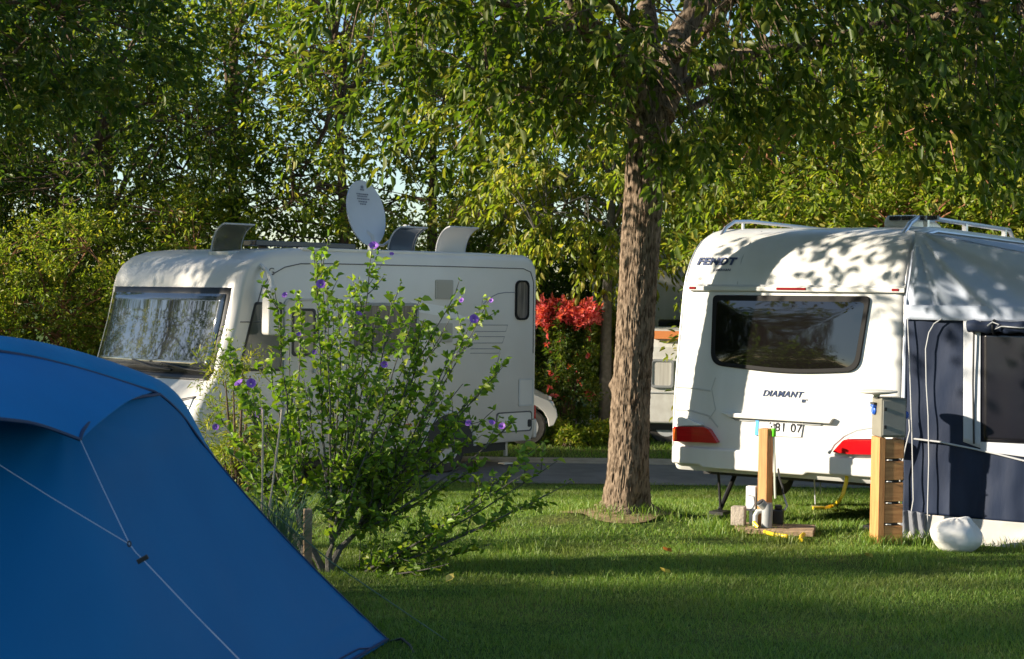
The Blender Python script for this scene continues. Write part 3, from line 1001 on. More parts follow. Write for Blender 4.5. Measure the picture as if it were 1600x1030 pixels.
    fpanel('headlamp', M['clear'], .04, .22, .80, lambda s: 1.08 - .1 * s, .006, root, nv=3)
    fpanel('headlamp', M['clear'], .78, .96, .80, lambda s: .98 + .1 * s, .006, root, nv=3)
    fpanel('grille', M['black'], .3, .7, .62, .86, .006, root, nv=3)
    fpanel('headlamp_trim', M['black'], .03, .24, lambda s: 1.085 - .1 * s, lambda s: 1.11 - .1 * s, .008, root, nv=2)
    # cab side window (near side)
    q = [sp(398, 472), sp(440, 472), sp(440, 580), sp(372, 580)]
    cw = rpoly(q, .03)
    g = MB().prism(cw, side, .0, .006).build('cab_window', M['cabglass'], root)
    ring(cw, side, .03, .002, .012).build('window_frame', M['black'], g)
    # seams
    def strip(name, pts, r=.006, m=M['seam'], off=.004, parent=root):
        b = MB(); b.tube([(x, off, z) for x, z in pts], r, 6); return b.build(name, m, parent, smooth=True)
    strip('panel_seam', [(4.66, 2.15), (4.60, 2.33), (4.48, 2.46), (4.28, 2.555), (4.05, 2.60), (3.6, 2.61), (1.5, 2.62), (.3, 2.62), (.16, 2.58), (.10, 2.45), (.09, 1.5)])
    strip('panel_seam', [(4.64, 1.93), (4.78, 1.93), (4.90, 1.93)])
    strip('sill_seam', [(.05, .62), (.8, .62)])
    strip('sill_seam', [(1.85, .62), (4.0, .62)])
    # entrance door
    (dx0, dz1), (dx1, _) = sp(446, 470), sp(503, 470)
    dp = rrect(dx1, dx0, .52, dz1, .07)
    door = MB().prism(dp, side, .001, .014).build('entrance_door', M['mhwhite'], root, bevel=.004)
    ring([(p[0], p[1]) for p in rrect(dx1 - .025, dx0 + .025, .5, dz1 + .03, .08)], side, .024, .0, .022).build('door_frame', M['lightgrey'], door)
    (wx0, wz1), (wx1, wz0) = sp(455, 482), sp(491, 556)
    wp = rrect(wx1, wx0, wz0, wz1, .05)
    dw = MB().prism(wp, side, .012, .020).build('door_window', M['curtain'], door)
    ring(wp, side, .03, .014, .026).build('window_frame', M['black'], dw)
    MB().box(wx1 - .0, wx1 + .03, .02, .06, wz0 - .2, wz0 - .08).build('door_handle', M['lightgrey'], door, bevel=.008)
    # side windows with frames
    for (u0, v0, u1, v1) in ((548, 473, 652, 552),):
        (x0, z1), (x1, z0_) = sp(u0, v0), sp(u1, v1)
        wpoly = rrect(x1, x0, z0_, z1, .06)
        g = MB().prism(wpoly, side, .001, .014).build('side_window', M['smokewin'], root)
        ring(wpoly, side, .035, .004, .024).build('window_frame', M['greyplastic'], g)
        xm = (x0 + x1) / 2
    (x0, z1), (x1, z0_) = sp(805, 438), sp(825, 500)
    wpoly = rrect(x1, x0, z0_, z1, min(.08, (x0 - x1) * .45))
    g = MB().prism(wpoly, side, .001, .012).build('rear_side_window', M['smokewin'], root)
    ring(wpoly, side, .024, .004, .024).build('window_frame', M['gasket'], g)
    # fridge vents
    for (u0, v0, u1, v1) in ((680, 437, 707, 468), (672, 505, 706, 535)):
        (x0, z1), (x1, z0_) = sp(u0, v0), sp(u1, v1)
        b = MB().prism(rrect(x1, x0, z0_, z1, .02), side, .001, .012)
        for k in range(7):
            z = z0_ + (z1 - z0_) * (k + .8) / 8
            b.box(x1 + .03, x0 - .03, .012, .02, z - .008, z + .004)
        b.build('fridge_vent', M['greybeige'], root)
    # lockers
    for (u0, v0, u1, v1) in ((775, 645, 830, 673),):
        (x0, z1), (x1, z0_) = sp(u0, v0), sp(u1, v1)
        lp = rrect(x1, x0, z0_, z1, .05)
        lk = MB().prism(lp, side, .001, .010).build('locker_door', M['mhwhite'], root)
        ring(lp, side, .016, .002, .014).build('locker_seal', M['seam'], lk)
        (hx, hz) = sp(826, 661)
        MB().prism(rrect(hx - .025, hx + .03, hz - .05, hz + .05, .02), side, .009, .022).build('locker_latch', M['black'], lk)
    (x0, z1), (x1, z0_) = sp(810, 592), sp(832, 634)
    lp = rrect(x1, x0, z0_, z1, .02)
    lk = MB().prism(lp, side, .001, .010).build('service_flap', M['mhwhite'], root)
    ring(lp, side, .022, .002, .012).build('flap_seal', M['lightgrey'], lk)
    # decals: outlined bands and a sweeping line
    for (u0, v0, u1, v1) in ((742, 508, 793, 518), (738, 526, 788, 536), (735, 545, 782, 552)):
        a = sp(u0, v0); c = sp(u1, v0); d = sp(u1 - 3, v1); e = sp(u0, v1)
        strip('decal_line', [a, c, d, e], .0045, M['decal'], .002)
    strip('decal_line', [sp(806, 457), sp(790, 457), sp(778, 459), sp(768, 464), sp(755, 475)], .006, M['decal'], .002)
    b = MB(); b.prism([sp(640, 470), sp(690, 478), sp(735, 500), sp(700, 496), sp(655, 488)], side, .001, .003); b.build('pale_decal', M['plate'], root)
    p = sp(424, 425)
    text('maker_mark', 'G', .12, M['seam'], root, Matrix.Translation((p[0], .004, p[1])) @ Matrix.Rotation(math.pi, 4, 'Z') @ Matrix.Rotation(math.pi / 2, 4, 'X'))
    # rear bumper, tail lamp and corner trim
    b = MB(); b.box(-.05, .02, -Wd + .05, -.03, .36, .62); b.build('rear_bumper', M['mhwhite'], root, bevel=.03, bseg=4)
    MB().box(-.062, .012, -.17, -.06, .58, .80).build('tail_light', M['red'], root, bevel=.02)
    MB().box(-.062, .012, -Wd + .06, -Wd + .17, .58, .80).build('tail_light', M['red'], root, bevel=.02)
    x_, z_ = sp(738, 668)
    MB().box(x_ - .05, x_ + .05, .0, .014, z_ - .015, z_ + .015).build('side_marker', M['orange'], root, bevel=.004)
    x_, z_ = sp(638, 664)
    MB().box(x_ - .05, x_ + .05, .0, .014, z_ - .015, z_ + .015).build('side_marker', M['orange'], root, bevel=.004)
    # mirror hanging beside the cab window
    q = hit(fr, 424, 488, 1, .22)
    b = MB(); b.prism(rpoly([(q.x - .11, q.z - .26), (q.x + .09, q.z - .26), (q.x + .08, q.z + .27), (q.x - .04, q.z + .30)], .05), side, .15, .29)
    mi = b.build('mirror', M['mhwhite'], root, bevel=.02)
    b = MB(); b.tube([(q.x - .01, .22, q.z + .24), (q.x - .015, .20, q.z + .36), (q.x - .02, .10, q.z + .47), (q.x - .02, .0, q.z + .52)], [.05, .032, .026, .03], 8); b.build('mirror_arm', M['mhwhite'], mi, smooth=True)
    # roof rails
    def rp(u, v, yl):
        q = hit(fr, u, v, 1, yl); return q

    def roof_hatch(u0, u1, vt, m, yl, dz=0.0):
        """open domed roof light: frame on the roof and a curved lid standing up"""
        a = rp(u0, 402, yl); c = rp(u1, 402, yl); tt = rp((u0 + u1) / 2 + 20, vt, yl)
        xa, xc = a.x, c.x
        H = tt.z - top
        zb = top - dz
        H += dz
        N = 12
        fb = MB(); fb.box(xc - .02, xa + .02, yl - .03, yl + .36, zb - .06, zb + .022)
        hobj = fb.build('roof_hatch', M['offwhite'], root, bevel=.012)
        b = MB()

        def f(s, q):
            an = R(82) * q
            return (xa - (xa - xc) * s, yl + .30 * (1 - math.cos(an)), zb + .02 + (H - .02) * math.sin(an) / math.sin(R(82)))
        b.grid(f, 8, N)
        lid = b.build('lid', m, hobj, smooth=True, fix=False, solid=.014)
        fr_ = [f(0, k / N) for k in range(N + 1)] + [f(k / 8, 1) for k in range(1, 9)] + [f(1, k / N) for k in range(N - 1, -1, -1)]
        e = MB(); e.tube(fr_, .010, 6); e.build('lid_rim', M['lightgrey'], hobj, smooth=True)
        return hobj
    roof_hatch(330, 376, 352, M['smoke'], -.9, .07)
    roof_hatch(606, 646, 357, M['darklid'], -.8)
    roof_hatch(681, 726, 357, M['mhwhite'], -.8)
    # long dark roof bar / solar panel
    a = rp(400, 388, -.7); c = rp(556, 388, -.7)
    b = MB(); b.box(c.x, a.x, -.95, -.7, top + .035, top + .10)
    sp_ = b.build('solar_panel', M['dkalu'], root, bevel=.008)
    for xx in (a.x - .2, (a.x + c.x) / 2, c.x + .2):
        MB().box(xx - .015, xx + .015, -.9, -.75, top - .02, top + .0345).build('panel_bracket', M['seam'], sp_)
    b = MB(); b.box(.5, 4.0, -.12, -.02, top - .03, top + .012); b.build('roof_rail', M['mhwhite'], root, bevel=.01)
    # satellite dish
    dc = rp(573, 333, -.9)
    view = (Vector((0, 0, CAMZ)) - fr @ dc).normalized()
    inv = fr.to_3x3().inverted()
    v_l = inv @ view
    right = inv @ Vector((1, 0, 0)); up = Vector((0, 0, 1))
    # dish normal turned well away from the viewer so that it reads as a narrow upright oval
    nrm = (v_l * .52 + right * .84 + up * .22).normalized()
    upd = (up - nrm * up.dot(nrm)).normalized()
    upd = (upd - nrm * upd.dot(nrm)).normalized()
    sd_ = upd.cross(nrm).normalized()
    sc = (fr @ dc).y / FPX
    ry_ = 52 * sc; rx_ = 28 * sc / .56
    b = MB(); N = 48; K = 8
    vs = []; fs = []
    for lay, th in ((0, 0), (1, -.018)):
        for k in range(K + 1):
            q = k / K
            for i in range(N):
                an = 2 * math.pi * i / N
                x = rx_ * q * math.cos(an); y = ry_ * q * math.sin(an)
                vs.append(dc + sd_ * x + upd * y + nrm * (.05 * q * q - .05 + th))
    for lay in (0, 1):
        o_ = lay * (K + 1) * N
        for k in range(K):
            for i in range(N):
                j = (i + 1) % N
                fs.append((o_ + k * N + i, o_ + k * N + j, o_ + (k + 1) * N + j, o_ + (k + 1) * N + i))
    for i in range(N):
        j = (i + 1) % N
        fs.append((K * N + i, K * N + j, (K + 1) * N + K * N + j, (K + 1) * N + K * N + i))
    b.add(vs, fs)
    dish = b.build('satellite_dish', M['dish'], root, smooth=True, fix=False)
    # print on the dish: an emblem over four lines of small lettering
    b = MB()

    def dp_(x, y): return dc + sd_ * x + upd * y + nrm * (.05 * ((x / rx_) ** 2 + (y / ry_) ** 2) - .05 + .004)

    def dbar(xc, yc, wx, hy): b.add([dp_(xc - wx, yc - hy), dp_(xc + wx, yc - hy), dp_(xc + wx, yc + hy), dp_(xc - wx, yc + hy)], [(0, 1, 2, 3)])
    b2 = [(0, .34, .03, .012), (0, .305, .045, .008)]
    for xc, yc, wx, hy in b2: dbar(xc, yc, wx, hy)
    b.add([dp_(-.035, .32), dp_(0, .37), dp_(.035, .32)], [(0, 1, 2)])
    rnd = random.Random(4)
    for yc, hw in ((.25, .13), (.222, .11), (.19, .12), (.155, .09), (.125, .06)):
        x = -hw
        while x < hw:
            ww = rnd.uniform(.008, .02); dbar(x + ww, yc, ww, .009); x += ww * 2 + .008
    b.build('dish_print', M['dishprint'], dish, fix=False)
    mastb = rp(590, 395, -1.0)
    b = MB(); b.tube([dc - nrm * .06 - upd * ry_ * .55, Vector((dc.x - .08, dc.y, top + .22)), Vector((dc.x - .1, dc.y, top - .01))], [.035, .04, .06], 10); b.build('dish_mount', M['lightgrey'], dish, smooth=True)
    a1 = rp(598, 384, -.9); a2 = rp(640, 353, -.9); a3 = rp(634, 357, -.9)
    b = MB(); b.tube([dc - upd * ry_ * .92, a1, a2], [.02, .018, .018], 8)
    b.lathe([(.03, -.04), (.045, -.02), (.045, .03), (.02, .05)], 14, Matrix.Translation(a3) @ Matrix.Rotation(R(70), 4, 'Y'))
    b.build('dish_arm', M['lightgrey'], dish, smooth=True)
    return root


M['cabglass'] = mat('cab_window_with_blind', (0.20, 0.20, 0.17), 0.08, var=(0.14, 0.14, 0.12), vscale=2, coat=.8)
M['smokewin'] = mat('smoked_window_curtain', (0.20, 0.17, 0.17), 0.1, var=(0.09, 0.08, 0.085), vscale=4, stretch=(8, 8, .7), coat=.6)
M['greybeige'] = mat('grey_beige_vent', (0.40, 0.39, 0.35), 0.6)
M['decal'] = mat('grey_decal', (0.22, 0.24, 0.28), 0.5)
M['darklid'] = mat('dark_shiny_lid', (0.07, 0.08, 0.10), 0.08, coat=.8, spec=.8)
M['dish'] = mat('dish_grey', (0.52, 0.56, 0.62), 0.5, var=(0.48, 0.52, 0.58), vscale=3)
M['dishprint'] = mat('dish_print', (0.16, 0.18, 0.24), 0.5)
motorhome()


# ------------------------------------------------------------------ caravan seen from the rear
CANG = -math.atan2(.53, .85)
CO = Vector((1.467, 14.84, -.02))
CW = 2.155
cfr = Matrix.Translation(CO) @ Matrix.Rotation(CANG, 4, 'Z')
# (z, y) rear wall profile, y forward
cpf = [(.44, .06), (.50, .015), (.60, .0), (.80, .0), (1.0, .012), (1.2, .03), (2.08, .115), (2.22, .15), (2.36, .22), (2.47, .31), (2.565, .44), (2.625, .60), (2.665, .82), (2.685, 1.2)]


def cy(z): return prof_interp(cpf, z)


def cs(a, z, t): return (a, cy(z) - t, z)


def cpx(u, v):
    """local x, z on the rear wall seen at pixel u, v"""
    y = .05
    for _ in range(6):
        q = hit(cfr, u, v, 1, y); y = cy(q.z)
    return (q.x, q.z)


def caravan():
    root = empty('caravan', CO, CANG, 'white touring caravan seen from its rear with dark window and red lamps', 'caravan')
    L = 5.2
    prof = [(y, z) for z, y in cpf] + [(L - 1.2, 2.685), (L - .7, 2.63), (L - .3, 2.40), (L - .1, 2.05), (L, 1.3), (L, .6), (L - .1, .44)]
    n = len(prof)
    r = .09
    sts = []
    for k in range(7):
        a = R(90) * k / 6
        sts.append((r * (1 - math.cos(a)) if False else r * (1 - math.sin(a + 0)) , r * (1 - math.cos(a))))
    # x position, inset
    sts = [(r - r * math.sin(R(90) * (1 - k / 6)) if False else r * (1 - math.cos(R(90) * k / 6)), r * (1 - math.sin(R(90) * k / 6))) for k in range(7)]
    left = sts; mid = [(r + (CW - 2 * r) * k / 20, 0) for k in range(1, 20)]
    right = [(CW - x, i) for x, i in reversed(sts)]
    allst = left + mid + right
    V = []
    for x, ins in allst:
        tt = 2 * x / CW - 1
        for k, (y, z) in enumerate(prof):
            zz = z - ins * .9 * sstep(2.0, 2.65, z) + ins * .3 * (1 - sstep(.4, .7, z))
            yy = y + ins * .8 * (1 - sstep(.5, 1.2, y)) - ins * .8 * sstep(L - 1.2, L - .5, y)
            # side walls lean in slightly toward the roof
            xx = x + (-.035 if tt > 0 else .045) * sstep(1.0, 2.7, z) * abs(tt)
            V.append((xx, yy, zz))
    F = []
    m = len(allst)
    for j in range(m - 1):
        for i in range(n):
            F.append((j * n + i, j * n + (i + 1) % n, (j + 1) * n + (i + 1) % n, (j + 1) * n + i))
    F.append(tuple(range(n))); F.append(tuple((m - 1) * n + i for i in range(n - 1, -1, -1)))
    MB().add(V, F).build('body', M['white'], root, smooth=True)
    # edge rails
    def edge(side_):
        pts = []
        xs_ = .012 if side_ < 0 else CW - .012
        for z in [.50, .7, 1.0, 1.3, 1.6, 1.9, 2.08, 2.22, 2.36, 2.47, 2.565, 2.625]:
            ins = r * .72
            xx = xs_ + (-.035 if side_ > 0 else .045) * sstep(1.0, 2.7, z)
            pts.append((xx, cy(z) + .045, z - ins * .6 * sstep(2.0, 2.6, z)))
        for y in (1.0, 2.0, 4.0):
            pts.append((xs_ + (-.035 if side_ > 0 else .045), y, 2.63))
        b = MB(); b.tube(pts, .02, 8); b.build('edge_rail', M['alu'], root, smooth=True)
        if side_ < 0:
            b = MB(); b.tube([(p[0] - .014, p[1] + .03, p[2] + .004) for p in pts], .008, 6); b.build('edge_seal', M['black'], root, smooth=True)
    edge(-1); edge(1)
    # window
    wp = rpoly([cpx(1115, 461), cpx(1361, 463), cpx(1342, 581), cpx(1235, 585), cpx(1111, 570)], [.05, .05, .12, .3, .12], 6)
    fr_ = MB().prism(wp, cs, .0, .022).build('rear_window', M['gasket'], root, bevel=.006)
    wi = inset(wp, .045)
    gl = MB()
    # slightly domed acrylic pane
    cx_ = sum(p[0] for p in wi) / len(wi); cz_ = sum(p[1] for p in wi) / len(wi)
    vs = []; fs = []; K = 6; nn = len(wi)
    for k in range(K + 1):
        q = 1 - k / K
        for a, z in wi:
            aa = cx_ + (a - cx_) * q; zz = cz_ + (z - cz_) * q
            vs.append(cs(aa, zz, .0225 + .014 * (1 - q ** 3)))
    for k in range(K):
        for i in range(nn):
            j = (i + 1) % nn
            fs.append((k * nn + i, k * nn + j, (k + 1) * nn + j, (k + 1) * nn + i))
    gl.add(vs, fs).build('pane', M['glass'], fr_, smooth=True, fix=True)
    # trim strip above with end lamps and middle brake lamp
    a = cpx(1078, 449); c = cpx(1416, 451)
    b = MB(); b.box(a[0], c[0], cy(2.08) - .035, cy(2.08) + .03, a[1] - .03, a[1] + .012); ts = b.build('trim_strip', M['white'], root, bevel=.008)
    b = MB(); b.box(a[0], c[0], cy(2.08) - .012, cy(2.08) + .03, a[1] + .0121, a[1] + .03); b.build('awning_rail', M['lightgrey'], ts, bevel=.004)
    zt = a[1]
    for u0, u1, mm in ((1080, 1090, M['darkred']), (1216, 1262, M['darkred']), (1396, 1407, M['darkred'])):
        x0 = cpx(u0, 450)[0]; x1 = cpx(u1, 450)[0]
        MB().box(x0, x1, cy(2.08) - .042, cy(2.08) - .03, zt - .016, zt + .006).build('marker_lamp', mm, ts, bevel=.003)
    # moulded lines in the panels: vertical creases of the side bulges and a lower step
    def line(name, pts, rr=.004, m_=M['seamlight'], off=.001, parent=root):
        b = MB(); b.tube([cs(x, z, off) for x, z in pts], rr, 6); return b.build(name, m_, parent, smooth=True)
    q0 = [cpx(u, v) for u, v in ((1190, 362), (1172, 380), (1159, 405), (1152, 446))]
    line('moulded_edge', q0, .006)
    q1 = [cpx(u, v) for u, v in ((1128, 646), (1200, 649), (1305, 656))]
    (hx0, hz0), (hx1, hz1) = q1[0], q1[-1]
    hb = MB(); hb.prism([(hx0, hz0 + .012), (hx1, hz0 + .012), (hx1 - .03, hz0 - .035), (hx0 + .09, hz0 - .03)], cs, .0, .05)
    hd = hb.build('grab_handle', M['white'], root, bevel=.01, bseg=3)
    hb = MB(); hb.prism([(hx0 + .10, hz0 - .0385), (hx1 - .10, hz0 - .0385), (hx1 - .13, hz0 - .058), (hx0 + .14, hz0 - .056)], cs, .0, .012); hb.build('recess_shade', M['greyplastic'], hd)  # grey strip under the handle, recess shade put in as colour
    # left bulge steps
    for (pts) in ([(1058, 605), (1075, 606), (1110, 611)], [(1056, 640), (1080, 642), (1108, 650), (1122, 668)]):
        line('moulded_edge', [cpx(u, v) for u, v in pts], .008)
    line('moulded_edge', [cpx(u, v) for u, v in ((1118, 590), (1112, 608), (1118, 640), (1108, 655))], .005)
    # lower bumper skirt
    x0 = .02; x1 = CW - .02
    bz = [cpx(1056, 716)[1], cpx(1110, 718)[1]]
    b = MB(); b.prism([(x0, .50), (.30, .50), (.33, .475), (1.30, .475), (1.33, .50), (x1, .50), (x1, .66), (x0, .66)], lambda a, z, t: (a, .02 - t, z), .0, .05)
    b.build('rear_bumper', M['white'], root, bevel=.02, bseg=4)
    # lamps
    def lamp(ptsw, ptsr, rec=None):
        p = rpoly([cpx(u, v) for u, v in ptsr], .02, 3)
        o = MB().prism(p, cs, .0, .065).build('tail_light', M['red'], root, bevel=.01, bseg=3)
        if ptsw:
            p2 = rpoly([cpx(u, v) for u, v in ptsw], .015, 3)
            MB().prism(p2, cs, .0, .06).build('reversing_lens', M['clear'], o, bevel=.008)
        return o
    l1 = lamp([(1056, 652), (1070, 651), (1101, 664), (1056, 665)], [(1056, 666), (1103, 666), (1112, 670), (1126, 692), (1056, 689)])
    p = rpoly([cpx(u, v) for u, v in ((1057, 669), (1062, 669), (1062, 687), (1057, 687))], .01, 2)
    MB().prism(p, cs, .05, .069).build('indicator_lens', M['orange'], l1)
    l2 = lamp([(1330, 682), (1345, 674), (1362, 670), (1400, 672), (1400, 685), (1328, 685)], [(1304, 706), (1322, 686), (1412, 687), (1412, 711), (1330, 709)])
    b = MB(); b.tube([cs(*cpx(u, v), .045) for u, v in ((1298, 708), (1306, 694), (1322, 680), (1342, 671), (1375, 666))], .014, 8); b.build('lamp_trim', M['lightgrey'], l2, smooth=True)
    # number plate
    pc_ = [cpx(u, v) for u, v in ((1182, 656), (1256, 659), (1252, 683), (1180, 680))]
    MB().prism(pc_, cs, .0, .012).build('number_plate', M['plate'], root)
    np_ = [o for o in bpy.data.objects if o.name.startswith('number_plate')][-1]
    e = [cpx(u, v) for u, v in ((1182, 656), (1187, 656), (1185, 680), (1180, 680))]
    MB().prism(e, cs, .012, .015).build('plate_band', M['plateblue'], np_)
    tilt = math.atan2(.0, 1)

    def tm(u, v, off, lean=0.0):
        x, z = cpx(u, v)
        return Matrix.Translation(cs(x, z, off)) @ Matrix.Rotation(math.pi / 2 - lean, 4, 'X')
    text('plate_text', '381 07', .105, M['inkblack'], np_, tm(1228, 669, .0125), bold=.002)
    p = [cpx(u, v) for u, v in ((1236, 674), (1254, 675), (1253, 682), (1235, 681))]
    # lettering
    sl_ = math.atan2(cy(2.32) - cy(2.18), .14)
    text('maker_lettering', 'FENDT', .098, M['ink'], root, tm(1119, 409, .008, sl_) @ Matrix.Scale(1.18, 4, Vector((1, 0, 0))), shear=.22, ext=.003, bold=.004)
    text('small_lettering', 'CARAVAN', .035, M['ink'], root, tm(1128, 422, .006, sl_ * .8), shear=.1)
    text('model_lettering', 'DIAMANT', .078, M['ink'], root, tm(1222, 616, .004), shear=.3, ext=.003, bold=.0008)
    text('model_number', 'III°', .045, M['ink'], root, tm(1257, 627, .004), shear=.1)
    p0 = cpx(1286, 655)
    # roof: rails and air conditioner
    zr = 2.685
    b = MB(); b.tube([(.22, .50, 2.56), (.20, .68, 2.67), (.19, .9, 2.74), (.19, 1.3, 2.76), (.19, 4.0, 2.76), (.19, 4.2, 2.65)], .018, 8)
    for yy in (1.1, 2.4, 3.8): b.tube([(.19, yy, 2.6), (.19, yy, 2.76)], .016, 6)
    b.build('roof_rail', M['alu'], root, smooth=True)
    b = MB(); b.tube([(CW - .20, .55, 2.59), (CW - .2, .75, 2.70), (CW - .2, .95, 2.755), (CW - .2, 1.3, 2.77), (CW - .2, 4.0, 2.77), (CW - .2, 4.2, 2.65)], .022, 8)
    for yy in (1.2, 2.4, 3.8): b.box(CW - .22, CW - .18, yy - .03, yy + .03, 2.62, 2.765)
    b.build('roof_rail', M['alu'], root, smooth=True)
    ac = hit(cfr, 1432, 345, 1, 1.35)
    x0 = hit(cfr, 1381, 350, 1, 1.0).x; x1 = hit(cfr, 1510, 350, 1, 1.0).x
    zt_ = hit(cfr, 1432, 334, 1, 1.0).z
    b = MB()
    pr = [(1.0, zr - .03), (.98, zt_ - .07), (1.03, zt_ - .015), (1.2, zt_), (1.7, zt_ - .02), (1.9, zt_ - .06), (2.0, zr - .03)]
    b.prism([(y, z) for y, z in pr], lambda a, z, t: (t, a, z), x0, min(x1, CW - .28))
    acu = b.build('air_conditioner', M['white'], root, bevel=.03, bseg=4)
    b = MB()
    for k in range(16):
        x = x0 + .06 + k * .026 + (.012 if k >= 4 else 0) + (.012 if k >= 8 else 0) + (.012 if k >= 12 else 0)
        b.box(x, x + .017, .968, 1.03, zt_ - .058, zt_ - .02)
    b.build('vent_slots', M['black'], acu)
    # underside, axle, wheel, corner steadies
    MB().box(.12, CW - .12, .45, L - .2, .37, .46).build('chassis', M['black'], root)
    for x in (CW - .14, .14):
        wheel_p = empty('wheel_pair'); bpy.data.objects.remove(wheel_p)
        rot = Matrix.Translation((x, 2.15, .32)) @ Matrix.Rotation(math.pi / 2, 4, 'Y')
        h = .1; r_ = .32
        w_ = MB().lathe([(r_ * .62, -h * .9), (r_ * .9, -h), (r_ * .98, -h * .75), (r_, -h * .3), (r_, h * .3), (r_ * .98, h * .75), (r_ * .9, h), (r_ * .62, h * .9)], 40, rot).build('wheel', M['rubber'], root, smooth=True)
        MB().lathe([(r_ * .6, -h * .95), (r_ * .3, -h * .7), (r_ * .1, -h * .8), (r_ * .1, h * .8), (r_ * .3, h * .7), (r_ * .6, h * .95)], 30, rot).build('rim', M['lightgrey'], w_, smooth=True)
    for x in (.34, CW - .34):
        b = MB(); b.tube([(x, .75, .42), (x, .35, .06)], .022, 8); b.tube([(x, .30, .42), (x, .36, .08)], .014, 6); b.box(x - .07, x + .07, .26, .44, .02, .05)
        b.build('corner_steady', M['black'], root)
    # waste pipe and cords hanging under the floor
    a = hit(cfr, 1272, 738, 1, .4); c = hit(cfr, 1274, 788, 1, .4)
    b = MB(); b.tube([a + Vector((0, 0, .1)), a, c], .007, 6); b.build('hanging_cord', M['cord'], root, smooth=True)
    a = hit(cfr, 1282, 738, 1, .7)
    b = MB(); b.tube([a + Vector((0, 0, .1)), a - Vector((0, 0, .2))], .006, 6); b.build('hanging_cord', M['cord'], root, smooth=True)
    b = MB(); a = hit(cfr, 1213, 738, 1, .5); b.tube([a + Vector((0, 0, .1)), a, a - Vector((-.02, 0, .15))], .009, 6); b.build('hanging_cord', M['black'], root, smooth=True)


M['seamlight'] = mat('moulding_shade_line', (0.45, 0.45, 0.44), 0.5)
caravan()


# ------------------------------------------------------------------ awning on the caravan's right side
M['flapcloth'] = mat('dark_grey_flap', (0.15, 0.16, 0.19), 0.6, var=(0.11, 0.12, 0.15), vscale=8)


